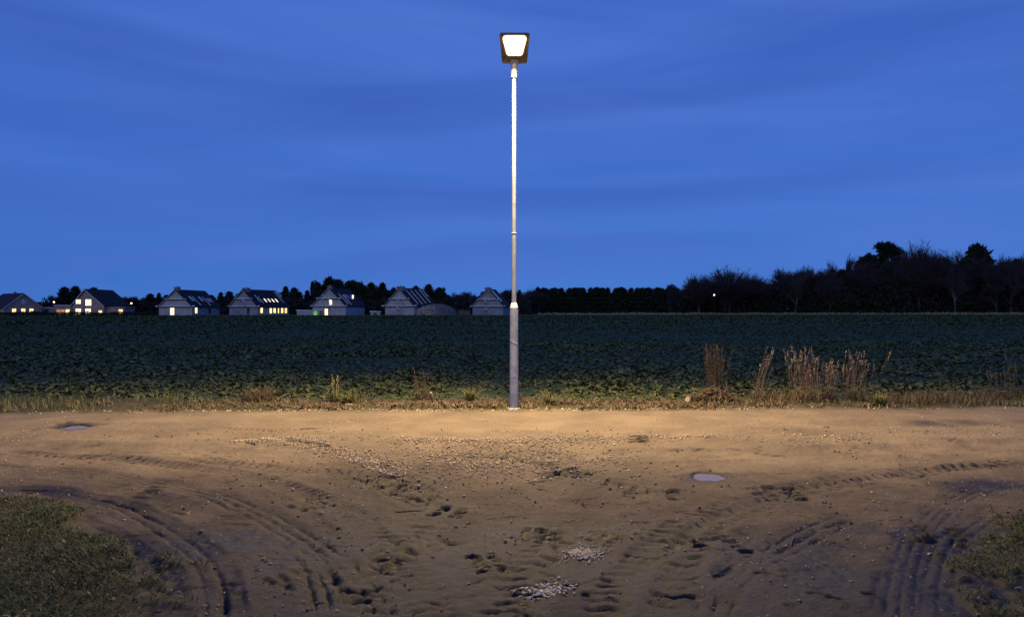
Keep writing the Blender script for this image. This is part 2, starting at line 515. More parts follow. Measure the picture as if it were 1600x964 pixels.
def height_wet_and_shade(x, y):
    gm, vg = masks(x, y)
    dirt = (1 - gm) * (1 - vg)
    gr_ = random.Random(77)
    road = sstep(8.6, 10.2, y)
    h = fbm(x, y, .45, 3, 21) * .055 + fbm(x, y, 2.4, 3, 31) * .022 * (1 - .55 * road)
    rough = fbm(x, y, 9, 4, 41, .6) * .008 * (1 - .5 * road)
    fine = fbm(x, y, 30, 2, 51) * .007
    h = h + (rough + fine) * (dirt * .85 + .15)
    crown = np.exp(-((y - 9.5 - .03 * x) / .30) ** 2) * .03
    h = h + crown * dirt
    wet_and_shade = np.zeros_like(x)
    for px, py, rx, ry, w in WET:
        cx, cy = ground_at(px, py)
        wet_and_shade = np.maximum(wet_and_shade, w * np.exp(-(((x - cx) / rx) ** 2 + ((y - cy) / ry) ** 2)))
    wet_and_shade = wet_and_shade + .8 * sstep(6.6, 4.6, y + .4 * fbm(x, y, .8, 3, 77))
    wet_and_shade = np.clip(wet_and_shade * (1 + 1.6 * fbm(x, y, 2.6, 4, 61)) + .35 * fbm(x, y, 1.1, 4, 63), 0, 1) * dirt
    for pix, hw, dep, ng, lug, w in TRACKS:
        pts = smooth_line(pix)
        d, sd, s, L = poly_dist(x, y, pts)
        m = d < hw * 3
        if not m.any():
            continue
        dm, sdm, sm = d[m], sd[m], s[m]
        brk = .45 + .9 * (fbm(x[m], y[m], 1.3, 2, 71) + .35)
        brk = 1.25 * np.clip(brk * (.9 + .7 * fbm(x[m], y[m], 3.1, 2, 75)), .22, 1.1) * sstep(0, .3, sm) * sstep(0, .3, L - sm)
        fine_b = np.clip(.75 + 1.1 * fbm(x[m], y[m], 7, 2, 73), .1, 1.3)
        gro = np.zeros_like(dm)
        prof = -np.exp(-(dm / hw) ** 4) + .5 * np.exp(-((dm - hw * 1.35) / (hw * .35)) ** 2)
        if ng:
            gro = np.exp(-(dm / hw) ** 6) * np.cos(sdm / hw * PI * ng * .5 + .4) ** 10 * fine_b
            prof = prof * .5 - 1.1 * gro
        if lug:
            gro = np.exp(-(dm / hw) ** 6) * sstep(.25, .6, np.sin(2 * PI * (sm + .5 * np.abs(sdm)) / lug)) * fine_b
            prof = prof * .6 - 1.0 * gro
        h[m] += 1.08 * dep * prof * brk * dirt[m]
        wet_and_shade[m] = np.clip(wet_and_shade[m] + (.8 * w * np.exp(-(dm / hw) ** 4) + 1.0 * gro) * brk * dirt[m], 0, 1)  # track wetness, plus groove shade painted into the same mask
    for px, py, a, nr, nc, gap, ll, lw, dep in LUGS:
        cx, cy = ground_at(px, py)
        r = random.Random(int(px * 7 + py))
        for i in range(nr):
            for j in range(nc):
                u = (i - (nr - 1) / 2) * gap + r.uniform(-.2, .2) * gap
                v = (j - (nc - 1) / 2) * ll * 1.25 + r.uniform(-.2, .2) * ll + (gap * .5 if j % 2 else 0)
                lx, ly = cx + u * math.cos(a) - v * math.sin(a), cy + u * math.sin(a) + v * math.cos(a)
                aa = a + r.uniform(-.25, .25)
                m = (np.abs(x - lx) < .3) & (np.abs(y - ly) < .3)
                if not m.any():
                    continue
                qx, qy = x[m] - lx, y[m] - ly
                uu = (qx * math.cos(aa) + qy * math.sin(aa)) / lw
                vv = (-qx * math.sin(aa) + qy * math.cos(aa)) / (ll * .5)
                k = np.exp(-(np.abs(uu * 1.25) ** 8 + np.abs(vv) ** 10))
                k2 = np.exp(-(((uu - 1.5) / .6) ** 2 + np.abs(vv) ** 6))
                dd = .9 * dep * r.uniform(.4, 1.1)
                h[m] += -dd * k + .35 * dd * k2
                wet_and_shade[m] = np.clip(wet_and_shade[m] + .8 * k, 0, 1)  # shade inside each lug print painted into the dark mask
    for i in range(260):                # short gouges and scuffs pressed into the mud, their shade put into the colour
        ly = math.sqrt(gr_.uniform(3.6 ** 2, 10.2 ** 2))
        lx = gr_.uniform(-.62, .62) * ly
        aa = gr_.gauss(0, .45)
        ll, lw, dep = gr_.uniform(.03, .15), gr_.uniform(.012, .028), gr_.uniform(.010, .028)
        i0, i1 = np.searchsorted(gx, (lx - .3, lx + .3))
        j0, j1 = np.searchsorted(gy, (ly - .3, ly + .3))
        sl = (slice(j0, j1), slice(i0, i1))
        qx, qy = x[sl] - lx, y[sl] - ly
        uu, vv = (qx * math.cos(aa) + qy * math.sin(aa)) / ll, (-qx * math.sin(aa) + qy * math.cos(aa)) / lw
        k = np.exp(-(np.abs(uu) ** 4 + np.abs(vv) ** 4)) * dirt[sl]
        k2 = np.exp(-(np.abs(uu) ** 4 + ((vv + 1.7) / .7) ** 2)) * dirt[sl]
        h[sl] += -dep * k + .4 * dep * k2
        wet_and_shade[sl] = np.clip(wet_and_shade[sl] + .55 * k, 0, 1)
    for px, py, rx, ry in PUDDLES:
        cx, cy = ground_at(px, py)
        q = np.hypot((x - cx) / rx, (y - cy) / ry)
        q = q * (1 + .9 * fbm(x, y, 4.5, 3, 95) * sstep(.2, 1, q))
        k = sstep(3.0, 1.3, q)
        h = h * (1 - k) + (-.006) * k
        h = h - .045 * np.exp(-(q / 1.05) ** 4) * (1 + .5 * fbm(x, y, 5, 2, 91))
        wet_and_shade = np.clip(wet_and_shade + 1.0 * np.exp(-(q / 1.9) ** 4), 0, 1)
    h = h + vg * (.03 + .03 * fbm(x, y, 3, 3, 81)) + gm * (.018 + .05 * fbm(x, y, 1.7, 3, 83))
    far = sstep(30, 50, np.abs(x))
    h = h * (1 - far) + .0 * far
    return h, wet_and_shade, gm, vg


def cols_grid():
    xs = list(np.arange(-6.4, 6.4001, .0150))
    step, x = .015, 6.4
    out = []
    while x < 90:
        step = min(step * 1.06, 2.5)
        x += step
        out.append(x)
    return np.array([-q for q in out[::-1]] + xs + out)


def rows_grid():
    ys = [3.4]
    while ys[-1] < 13.6:
        ys.append(ys[-1] + .0125 + .0022 * (ys[-1] - 3.4))
    y, step = 3.4, .0125
    pre = []
    while y > -12:
        step = min(step * 1.18, .8)
        y -= step
        pre.append(y)
    return np.array(pre[::-1] + ys)


gx, gy = cols_grid(), rows_grid()
GX, GY = np.meshgrid(gx, gy)
GH, GW, GG, GV = height_wet_and_shade(GX.copy(), GY.copy())


def H_at(x, y):
    """height of the built ground under points (bilinear in the grid)"""
    x, y = np.atleast_1d(np.asarray(x, float)), np.atleast_1d(np.asarray(y, float))
    i = np.clip(np.searchsorted(gx, x) - 1, 0, len(gx) - 2)
    j = np.clip(np.searchsorted(gy, y) - 1, 0, len(gy) - 2)
    tx = np.clip((x - gx[i]) / (gx[i + 1] - gx[i]), 0, 1)
    ty = np.clip((y - gy[j]) / (gy[j + 1] - gy[j]), 0, 1)
    a = GH[j, i] * (1 - tx) + GH[j, i + 1] * tx
    b = GH[j + 1, i] * (1 - tx) + GH[j + 1, i + 1] * tx
    z = a * (1 - ty) + b * ty
    return np.where(y > gy[-1], .0, z)


def grid_faces(nr, nc):
    idx = np.arange(nr * nc).reshape(nr, nc)
    return np.stack([idx[:-1, :-1], idx[:-1, 1:], idx[1:, 1:], idx[1:, :-1]], -1).reshape(-1, 4)


def dirt_material():
    m, n, l, b = mat_new('dirt_and_mud')
    t = n.new('ShaderNodeTexCoord')

    def attr(nm):
        a = n.new('ShaderNodeAttribute')
        a.attribute_name = nm
        return a.outputs['Fac']

    def noise(scale, det=5, rough=.6):
        z = n.new('ShaderNodeTexNoise')
        z.inputs['Scale'].default_value = scale
        z.inputs['Detail'].default_value = det
        z.inputs['Roughness'].default_value = rough
        l.new(t.outputs['Object'], z.inputs['Vector'])
        return z.outputs[0]

    def rng(src, a, c, lo=0.0, hi=1.0):
        r = n.new('ShaderNodeMapRange')
        r.inputs[1].default_value, r.inputs[2].default_value = a, c
        r.inputs[3].default_value, r.inputs[4].default_value = lo, hi
        l.new(src, r.inputs[0])
        return r.outputs[0]

    def mix(f, a, c):
        x = n.new('ShaderNodeMix')
        x.data_type = 'RGBA'
        for k, s in ((0, f), (6, a), (7, c)):
            if isinstance(s, tuple):
                x.inputs[k].default_value = (*s, 1)
            elif isinstance(s, float):
                x.inputs[k].default_value = s
            else:
                l.new(s, x.inputs[k])
        return x.outputs[2]
    sand = mix(rng(noise(1.3), .38, .62), (.175, .140, .098), (.245, .196, .136))
    sand = mix(rng(noise(48, 8, .8), .42, .62, 0, .6), sand, (.105, .083, .060))
    mud = mix(rng(noise(2.1), .38, .62), (.080, .065, .049), (.132, .106, .078))
    mud = mix(rng(noise(60, 8, .8), .44, .60, 0, .75), mud, (.046, .037, .029))
    mud = mix(rng(noise(120, 3, .6), .60, .68, 0, .8), mud, (.20, .165, .12))
    base = mix(attr('road'), mud, sand)
    base = mix(attr('wet_and_shade'), base, (.019, .017, .0155))  # dark tone serves soaked mud and the painted shade of prints
    soil = mix(rng(noise(8), .4, .6), (.045, .046, .020), (.075, .066, .032))
    base = mix(attr('turf'), base, soil)
    l.new(base, b.inputs['Base Color'])
    wr = n.new('ShaderNodeMapRange')
    wr.inputs[3].default_value, wr.inputs[4].default_value = .9, .48
    l.new(attr('wet_and_shade'), wr.inputs[0])
    l.new(wr.outputs[0], b.inputs['Roughness'])
    b.inputs['Specular IOR Level'].default_value = .17
    bp = n.new('ShaderNodeBump')
    bp.inputs['Strength'].default_value = .5
    bp.inputs['Distance'].default_value = .022
    l.new(noise(60, 8, .8), bp.inputs['Height'])
    l.new(bp.outputs[0], b.inputs['Normal'])
    return m


M['dirt'] = dirt_material()
roadness = sstep(6.6, 9.0, GY + 1.4 * fbm(GX, GY, .7, 4, 101)) * .9 + .12 * fbm(GX, GY, 2.3, 3, 103)
track = mesh_np('dirt_road', np.stack([GX, GY, GH], -1), grid_faces(len(gy), len(gx)), M['dirt'], smooth=True,
                attrs={'wet_and_shade': GW.ravel(), 'road': np.clip(roadness, 0, 1).ravel(), 'turf': np.maximum(GG, GV).ravel()})
tag(track, 'brown dirt road and rutted muddy yard in front of the lamp', None, kind='structure')

# puddle water
mw, nw, lw_, bw = mat_new('puddle_water')
bw.inputs['Base Color'].default_value = (.16, .14, .12, 1)
bw.inputs['Roughness'].default_value = .03
bw.inputs['IOR'].default_value = 1.33
for (px, py, rx, ry), lb in zip(PUDDLES, ('small blue puddle in the muddy yard by a rut', 'small shallow puddle on the dirt road near the left edge')):
    cx, cy = ground_at(px, py)
    vs = [(cx, cy, -.022)] + [(cx + rx * 1.25 * math.cos(a), cy + ry * 1.25 * math.sin(a), -.022) for a in np.linspace(0, 2 * PI, 40, endpoint=False)]
    o = MB().add(vs, [(0, i + 1, (i + 1) % 40 + 1) for i in range(40)]).build('puddle', mw)
    tag(o, lb, None, kind='structure')

# the field and the land beyond, one sheet out to the horizon
m, n, l, b = mat_new('field_ground')
t = n.new('ShaderNodeTexCoord')
z1 = n.new('ShaderNodeTexNoise')
z1.inputs['Scale'].default_value = .35
z1.inputs['Detail'].default_value = 10
z1.inputs['Roughness'].default_value = .75
l.new(t.outputs['Object'], z1.inputs['Vector'])
rp = n.new('ShaderNodeValToRGB')
rp.color_ramp.elements[0].position, rp.color_ramp.elements[0].color = .36, (.048, .064, .030, 1)
rp.color_ramp.elements[1].position, rp.color_ramp.elements[1].color = .64, (.066, .098, .044, 1)
l.new(z1.outputs[0], rp.inputs[0])
l.new(rp.outputs[0], b.inputs['Base Color'])
b.inputs['Roughness'].default_value = .95
b.inputs['Specular IOR Level'].default_value = .1
M['field'] = m
fy = np.array([13.4, 16, 20, 30, 60, 120, 200, 400, 1000, 3000, 6000.])
fx = np.array([-6000, -2000, -600, -200, -90, -50, -20, 0, 20, 50, 90, 200, 600, 2000, 6000.])
FX, FY = np.meshgrid(fx, fy)
o = mesh_np('field', np.stack([FX, FY, np.where(FY < 14, -.012, -.004)], -1), grid_faces(len(fy), len(fx)), M['field'])
tag(o, 'wide dark green crop field running back to the houses and woods', None, kind='structure')
gyy = np.array([-6000, -2000, -500, -100, -30, 13.3])
FX, FY = np.meshgrid(fx, gyy)
o = mesh_np('ground', np.stack([FX, FY, np.full_like(FX, -.16)], -1), grid_faces(len(gyy), len(fx)), M['field'])
tag(o, 'dim open ground around and behind the yard', None, kind='structure')


# ------------------------------------------------------------------ street lamp
LX, LY = .035, 12.44
lamp = empty('street_lamp', (LX, LY, float(H_at(LX, LY)[0]) - .02))
tag(lamp, 'tall grey steel lamp post with a lit floodlight head at the roadside', 'street lamp')
zb = 0.0
p = MB().pipe([(.073, zb - .3), (.073, zb + .25), (.070, 1.66), (.067, 1.70)]).build('lower_pole', M['galv_dark'], lamp, True)
MB().pipe([(.0685, 1.702), (.0685, 1.712), (.043, 1.790), (.040, 1.794)]).build('collar', M['cap'], lamp, True)
MB().pipe([(.0395, 1.78), (.039, 2.9), (.0375, 2.955)]).build('upper_pole', M['galv'], lamp, True)
MB().lathe([(.041, 2.945), (.041, 2.965)], 24).build('joint_ring', M['galv'], lamp, True)
MB().pipe([(.0365, 2.95), (.034, 4.2), (.031, 5.58)]).build('upper_pole', M['galv'], lamp, True)
# a wound strip of tape and a service door on the lower pole
mb = MB()
for i in range(26):
    a0, a1 = -2.6 + i * .085, -2.6 + (i + 1) * .085
    za, zc = 1.17 - .07 * math.sin(i / 25 * PI * .5), 1.17 - .07 * math.sin((i + 1) / 25 * PI * .5)
    r = .0735
    mb.add([(r * math.cos(a0), r * math.sin(a0), za), (r * math.cos(a1), r * math.sin(a1), zc), (r * math.cos(a1), r * math.sin(a1), zc + .022), (r * math.cos(a0), r * math.sin(a0), za + .022)], [(0, 1, 2, 3)])
mb.build('tape', M['tape'], lamp)
door = MB()
for i in range(10):
    a0, a1 = -1.95 + i * .08, -1.95 + (i + 1) * .08
    r = .0745
    door.add([(r * math.cos(a0), r * math.sin(a0), .55), (r * math.cos(a1), r * math.sin(a1), .55), (r * math.cos(a1), r * math.sin(a1), .86), (r * math.cos(a0), r * math.sin(a0), .86)], [(0, 1, 2, 3)])
d = door.build('service_door', M['galv_dark'], lamp)
MB().tube([(.018, -.080, .70), (.018, -.070, .70)], [.007, .007], 8).build('lock', M['galv'], d)
MB().lathe([(.115, -.10), (.115, .018), (.10, .030)], 20).build('footing', M['concrete'], lamp, True)
# spigot and knuckle
MB().lathe([(.050, 5.560), (.053, 5.566), (.053, 5.700), (.047, 5.715)], 24).build('spigot', M['galv'], lamp, True)
MB().tube([(0, 0, 5.70), (0, -.01, 5.77), (0, -.03, 5.835)], [.046, .050, .040], 18).build('knuckle', M['galv'], lamp, True)
MB().tube([(-.058, -.012, 5.775), (.058, -.012, 5.775)], [.013, .013], 10).build('bolt', M['galv_dark'], lamp)
# flood head: local frame, u across, v up the plate (away from the post), w out of the lit face
head_o = np.array([0.008, -.03, 5.83])
TILT = rad(42)
ev = np.array([0, -math.cos(TILT), math.sin(TILT)])
ew = np.array([0, -math.sin(TILT), -math.cos(TILT)])
eu = np.array([1., 0, 0])


def hp(u, v, w):
    return tuple(head_o + u * eu + v * ev + w * ew)


def trap(w0, w1, v0, v1, ch, n=5):
    """rounded trapezoid outline, narrower at the post"""
    pts = []
    for (cu, cv, a0) in ((w1 / 2 - ch, v1 - ch, 0), (-w1 / 2 + ch, v1 - ch, PI / 2), (-w0 / 2 + ch, v0 + ch, PI), (w0 / 2 - ch, v0 + ch, 1.5 * PI)):
        for k in range(n):
            a = a0 + k / (n - 1) * PI / 2
            pts.append((cu + ch * math.cos(a), cv + ch * math.sin(a)))
    return pts


def ring_loft(rings):
    mb = MB()
    n = len(rings[0])
    for r in rings:
        mb.v += r
    for i in range(len(rings) - 1):
        for k in range(n):
            a, c = i * n + k, i * n + (k + 1) % n
            mb.f.append((a, c, c + n, a + n))
    return mb


o0 = trap(.42, .49, -.02, .50, .035)
o1 = trap(.40, .47, -.01, .49, .03)
o2 = trap(.375, .445, .02, .475, .03)
back = trap(.30, .36, .06, .42, .05)
rings = [[hp(u, v, .012) for u, v in o2], [hp(u, v, .030) for u, v in o1], [hp(u, v, .026) for u, v in o0], [hp(u, v, -.03) for u, v in o0], [hp(u, v, -.085) for u, v in back]]
mb = ring_loft(rings)
nn = len(o0)
mb.f.append(tuple(4 * nn + k for k in range(nn)))
mb.f.append(tuple(range(nn))[::-1])
hd = mb.build('lamp_head', M['housing'], lamp)
for k in range(9):
    v = .10 + k * .035
    MB().prism([hp(-.14, v, -.075), hp(.14, v, -.075), hp(.13, v, -.12), hp(-.13, v, -.12)], tuple(np.array(ev) * .006)).build('cooling_fin', M['housing'], hd)
# lit convex lens, dropped towards the wide end
l0 = trap(.285, .395, .115, .478, .06)
l1 = trap(.255, .365, .13, .463, .065)
l2 = trap(.15, .25, .20, .39, .06)
ring_loft([[hp(u, v, .016) for u, v in l0], [hp(u, v, .030) for u, v in l1]]).build('lens_edge', M['led_rim'], hd)
mb = ring_loft([[hp(u, v, .030) for u, v in l1], [hp(u, v, .040) for u, v in l2]])
mb.f.append(tuple(nn + k for k in range(nn)))
mb.build('diffuser', M['led'], hd)
bulb = bpy.data.lights.new('flood_light', 'SPOT')
bulb.energy = 5700
bulb.color = (1.0, .70, .33)
bulb.spot_size = rad(170)
bulb.spot_blend = .8
bulb.use_nodes = True               # optics of a road luminaire: wide along the road, narrower across it
bn_, bl_ = bulb.node_tree.nodes, bulb.node_tree.links
em = bn_['Emission']
btc = bn_.new('ShaderNodeTexCoord')
bsp = bn_.new('ShaderNodeSeparateXYZ')
bl_.new(btc.outputs['Normal'], bsp.inputs[0])


def bmath(op, a, c):
    q = bn_.new('ShaderNodeMath')
    q.operation = op
    for k, v in enumerate((a, c)):
        if isinstance(v, (int, float)):
            q.inputs[k].default_value = v
        else:
            bl_.new(v, q.inputs[k])
    return q.outputs[0]


zz2 = bmath('MAXIMUM', bmath('MULTIPLY', bsp.outputs[2], bsp.outputs[2]), .02)
tx2 = bmath('MINIMUM', bmath('DIVIDE', bmath('MULTIPLY', bsp.outputs[0], bsp.outputs[0]), zz2), 3.0)
ty2 = bmath('DIVIDE', bmath('MULTIPLY', bsp.outputs[1], bsp.outputs[1]), zz2)
yb = bmath('MAXIMUM', bsp.outputs[1], 0.0)
tb2 = bmath('DIVIDE', bmath('MULTIPLY', yb, yb), zz2)   # dimming added behind the head; no shield is modelled
ty2 = bmath('ADD', ty2, bmath('MULTIPLY', tb2, 5.0))
bl_.new(bmath('DIVIDE', bmath('ADD', bmath('MULTIPLY', tx2, .45), 1.0), bmath('ADD', bmath('MULTIPLY', ty2, .52), 1.0)), em.inputs['Strength'])
bulb.shadow_soft_size = .13
bo = bpy.data.objects.new('flood_light', bulb)
COL.objects.link(bo)
bo.parent = lamp
bo.location = hp(0, .40, .30)
bo.rotation_euler = (rad(-6), 0, 0)
MB().prism([hp(-.075, -.03, .034), hp(.075, -.03, .034), hp(.06, .055, .034), hp(-.06, .055, .034)], tuple(np.array(ew) * .012)).build('bracket', M['galv'], hd)


# ------------------------------------------------------------------ scatter helpers (numpy, one mesh of loose pieces)
_ph = (1 + 5 ** .5) / 2
ICO_V = np.array([(-1, _ph, 0), (1, _ph, 0), (-1, -_ph, 0), (1, -_ph, 0), (0, -1, _ph), (0, 1, _ph), (0, -1, -_ph), (0, 1, -_ph), (_ph, 0, -1), (_ph, 0, 1), (-_ph, 0, -1), (-_ph, 0, 1)]) / 1.9
ICO_F = np.array([(0, 11, 5), (0, 5, 1), (0, 1, 7), (0, 7, 10), (0, 10, 11), (1, 5, 9), (5, 11, 4), (11, 10, 2), (10, 7, 6), (7, 1, 8), (3, 9, 4), (3, 4, 2), (3, 2, 6), (3, 6, 8), (3, 8, 9), (4, 9, 5), (2, 4, 11), (6, 2, 10), (8, 6, 7), (9, 8, 1)])


def stones(name, x, y, size, material, flat=.65, sink=.25, lift=0.0):
    N = len(x)
    V = ICO_V[None] * (1 + RNG.uniform(-.42, .38, (N, 12, 1)))
    V = V * RNG.uniform(.6, 1.25, (N, 1, 3)) * np.array([1, 1, flat])
    a = RNG.uniform(0, 2 * PI, N)
    c, s = np.cos(a)[:, None], np.sin(a)[:, None]
    V = np.stack([V[..., 0] * c - V[..., 1] * s, V[..., 0] * s + V[..., 1] * c, V[..., 2]], -1) * (size[:, None, None] * .5)
    V[..., 0] += x[:, None]
    V[..., 1] += y[:, None]
    V[..., 2] += (H_at(x, y) + size * .5 * flat * (1 - 2 * sink) + lift)[:, None]
    Fc = ICO_F[None] + (np.arange(N) * 12)[:, None, None]
    return mesh_np(name, V, Fc.reshape(-1, 3), material, kind='stuff')


def blades(x, y, z, h, w, lean, az=None, curl=.6):
    """curved tapering blades: 2 quads-ish as 3 tris each; returns V, F"""
    N = len(x)
    az = RNG.uniform(0, 2 * PI, N) if az is None else az
    dx, dy = np.cos(az), np.sin(az)
    face = az + PI / 2 + RNG.uniform(-.5, .5, N)
    wx, wy = np.cos(face) * w / 2, np.sin(face) * w / 2
    b = np.stack([x, y, z], -1)
    mid = b + np.stack([dx * lean * h * .35, dy * lean * h * .35, h * .6], -1)
    tip = b + np.stack([dx * lean * h * (1 + curl * .3), dy * lean * h * (1 + curl * .3), h * (1 - .25 * curl * lean)], -1)
    wv = np.stack([wx, wy, np.zeros(N)], -1)
    V = np.stack([b - wv, b + wv, mid - wv * .75, mid + wv * .75, tip], 1)
    T = np.array([(0, 1, 3), (0, 3, 2), (2, 3, 4)])
    Fc = (T[None] + (np.arange(N) * 5)[:, None, None]).reshape(-1, 3)
    return V.reshape(-1, 3), Fc


def blades_obj(name, x, y, z, h, w, lean, material, label, cat=None, kind='stuff', **kw):
    V, Fc = blades(x, y, z, h, w, lean, **kw)
    o = mesh_np(name, V, Fc, material)
    tag(o, label, cat, kind=kind)
    return o


# ------------------------------------------------------------------ crop in the field
def rosettes(N, x, y, size, nleaf, seg, droop=.5, wid=.36):
    """leafy plants: every leaf an arched strip of seg quads"""
    n = N * nleaf
    px, py, ps = np.repeat(x, nleaf), np.repeat(y, nleaf), np.repeat(size, nleaf)
    az = RNG.uniform(0, 2 * PI, n)
    el = RNG.uniform(.15, 1.1, n)
    L = ps * RNG.uniform(.6, 1.15, n)
    w = L * wid * RNG.uniform(.7, 1.2, n)
    rows = []
    tw = RNG.uniform(-.35, .35, n)
    for k in range(seg + 1):
        t = k / seg
        e = el - droop * 1.6 * t * t
        r = L * t * np.cos(np.clip(e, -.6, 1.4)) * 1.0
        zz = L * (t * np.sin(el) - droop * .55 * t * t)
        wk = w * (.22 + 1.0 * math.sin(min(1, t * 1.15) * PI * .82) ** .8) * (.55 if k == seg else 1)
        cx, cy = px + r * np.cos(az), py + r * np.sin(az)
        ox, oy = -np.sin(az) * wk / 2, np.cos(az) * wk / 2
        oz = tw * wk
        rows.append(np.stack([np.stack([cx - ox, cy - oy, zz - oz], -1), np.stack([cx + ox, cy + oy, zz + oz], -1)], 1))
    V = np.concatenate(rows, 1)
    T = np.array([(2 * k, 2 * k + 1, 2 * k + 3, 2 * k + 2) for k in range(seg)])
    Fc = (T[None] + (np.arange(n) * 2 * (seg + 1))[:, None, None]).reshape(-1, 4)
    V = V.reshape(-1, 3)
    V[:, 2] = np.maximum(V[:, 2], .004)
    return V, Fc


def band(y0, y1, dens, spread=.74, pad=3.0):
    area = (y1 - y0) * ((y0 + y1) * spread + 2 * pad)
    n = int(area * dens)
    y = np.sqrt(RNG.uniform(y0 * y0, y1 * y1, n))
    x = RNG.uniform(-1, 1, n) * (y * spread + pad)
    return x, y


parts = []
x, y = band(13.5, 25, 44)
keep = (y > edge_y(x) + 1.25 + 1.5 * fbm(x, y, .7, 3, 201)) & (RNG.uniform(size=len(x)) < np.clip(.85 + 1.2 * fbm(x, y, .5, 3, 202), .2, 1) * sstep(25, 16.5, y))
x, y = x[keep], y[keep]
size = RNG.uniform(.055, .145, len(x)) * (.95 + .9 * fbm(x, y, .45, 3, 203)) * (.75 + .25 * sstep(13.5, 16, y))
parts.append(('near', rosettes(len(x), x, y, size, 8, 2, wid=.36), M['crop']))
x, y = band(16.5, 40, 17)
kk = RNG.uniform(size=len(x)) < sstep(16, 22, y) * sstep(41, 31, y)
x, y = x[kk], y[kk]
size = RNG.uniform(.08, .17, len(x)) * (1 + .8 * fbm(x, y, .3, 3, 204))
parts.append(('behind', rosettes(len(x), x, y, size, 6, 2, wid=.42), M['crop']))
x, y = band(29, 75, 5.0)
size = RNG.uniform(.12, .22, len(x)) * (1 + .6 * fbm(x, y, .2, 3, 205))
parts.append(('mid', rosettes(len(x), x, y, size, 5, 1, wid=.8), M['crop_far']))
x, y = band(75, 176, .85, pad=6)
size = RNG.uniform(.26, .40, len(x)) * (1 + .5 * fbm(x, y, .08, 3, 207))
parts.append(('far', rosettes(len(x), x, y, size, 6, 1, wid=1.1), M['crop_far']))
for nm, (V, Fc), mm in parts:
    o = mesh_np('crop_plants', V, Fc, mm)
    lb = {'behind': 'dim leafy crop plants just behind the lamplit edge of the field', 'near': 'leafy green crop plants at the near edge of the field', 'mid': 'dim green crop plants in the middle of the field', 'far': 'dark crop canopy far back in the field'}[nm]
    tag(o, lb, None, kind='stuff')

# ------------------------------------------------------------------ grass corners, verge
def grass_field(n, x0, x1, y0, y1, which):
    x, y = RNG.uniform(x0, x1, n), RNG.uniform(y0, y1, n)
    gm, vg = masks(x, y)
    mk = gm if which == 'g' else vg
    k = RNG.uniform(size=n) < mk ** 1.2 * np.clip(.85 + 1.2 * fbm(x, y, 1.4, 3, 211), .4, 1)
    return x[k], y[k]


for nm, (x0, x1), lb in (('l', (-7.5, -1.6), 'short dark green grass at the rounded corner beside the curved wheel ruts'),
                         ('r', (2.5, 7.5), 'short green grass on the corner with no curved ruts beside it')):
    x, y = grass_field(115000, x0, x1, 3.3, 7.6, 'g')
    h = RNG.uniform(.018, .055, len(x)) * (1 + 1.1 * fbm(x, y, 1.2, 3, 213))
    blades_obj('grass', x, y, H_at(x, y) - .005, h, RNG.uniform(.004, .008, len(x)), RNG.uniform(.4, 1.9, len(x)), M['grass'], lb)
x, y = grass_field(52000, -22, 22, 11.4, 14.6, 'v')
dv = y - edge_y(x)
side = sstep(3.0, 6.5, np.abs(x + .5))
k = RNG.uniform(size=len(x)) < np.clip(.28 + .75 * side, 0, 1) * sstep(2.3, .9, dv) * np.clip(.5 + 2.6 * fbm(x, y, .8, 3, 215), .02, 1)
x, y, dv, side = x[k], y[k], dv[k], side[k]
h = RNG.uniform(.03, .11, len(x)) * (.7 + .8 * side) * (1 + fbm(x, y, .8, 3, 217)) * (.6 + .5 * sstep(0, .5, dv))
blades_obj('verge_grass', x, y, np.where(y > 13.5, 0, H_at(x, y)) - .008, h, RNG.uniform(.006, .012, len(x)), RNG.uniform(.2, 1.1, len(x)), M['verge'],
           'yellowing rough grass on the verge between road and field')
# dead brown litter on the verge near the lamp
n = 8000
x = RNG.normal(.8, 4.2, n)
y = edge_y(x) + np.abs(RNG.normal(.25, .75, n))
k = RNG.uniform(size=n) < np.clip(.45 + 2.2 * fbm(x, y, 1.1, 3, 219), .03, 1)
x, y = x[k], y[k]
n = len(x)
V, Fc = blades(x, y, np.where(y > 13.5, 0, H_at(x, y)) + RNG.uniform(0, .02, n), RNG.uniform(.02, .08, n), RNG.uniform(.008, .028, n), RNG.uniform(1.0, 2.6, n))
o = mesh_np('leaf_litter', V, Fc, M['dry_dark'])
tag(o, 'brown dead stems and leaf litter along the verge under the lamp', None, kind='stuff')

# ------------------------------------------------------------------ loose stones, clods and litter on the dirt
n = 5200
t_ = RNG.uniform(0, 1, n)
x = -3.6 + 8.2 * t_
y = 9.50 + .03 * x + RNG.normal(0, .14, n) * (1 + .5 * np.sin(x * 2.1))
k = RNG.uniform(size=n) < np.clip(.75 + 2.2 * fbm(x, y, 1.0, 3, 221), .03, 1) * np.where(x > 2.6, .35, 1)
x1, y1 = x[k], y[k]
path = smooth_line([(430, 690), (520, 704), (585, 724), (630, 748)])
n = 1600
ii = RNG.integers(0, len(path) - 1, n)
pp = np.array(path)
x2, y2 = pp[ii, 0] + RNG.normal(0, .12, n), pp[ii, 1] + RNG.normal(0, .12, n)
n = 2600
x3, y3 = RNG.normal(-.1, .7, n), RNG.normal(8.35, .55, n)
x, y = np.concatenate([x1, x2, x3]), np.concatenate([y1, y2, y3])
o = stones('gravel', x, y, RNG.uniform(.010, .026, len(x)) * RNG.choice([1, 1, 1.5], len(x)), M['stone'])
tag(o, 'loose gravel strewn in a band along the middle of the dirt road', None)
n = 1300
x = RNG.uniform(-9, 9, n)
k = RNG.uniform(size=n) < np.exp(-((x + .8) / 4.2) ** 2) * .9 + .10
x = x[k]
y = edge_y(x) + RNG.normal(.02, .045, len(x))
o = stones('edge_stones', x, y, RNG.uniform(.012, .038, len(x)), M['stone_mix'])
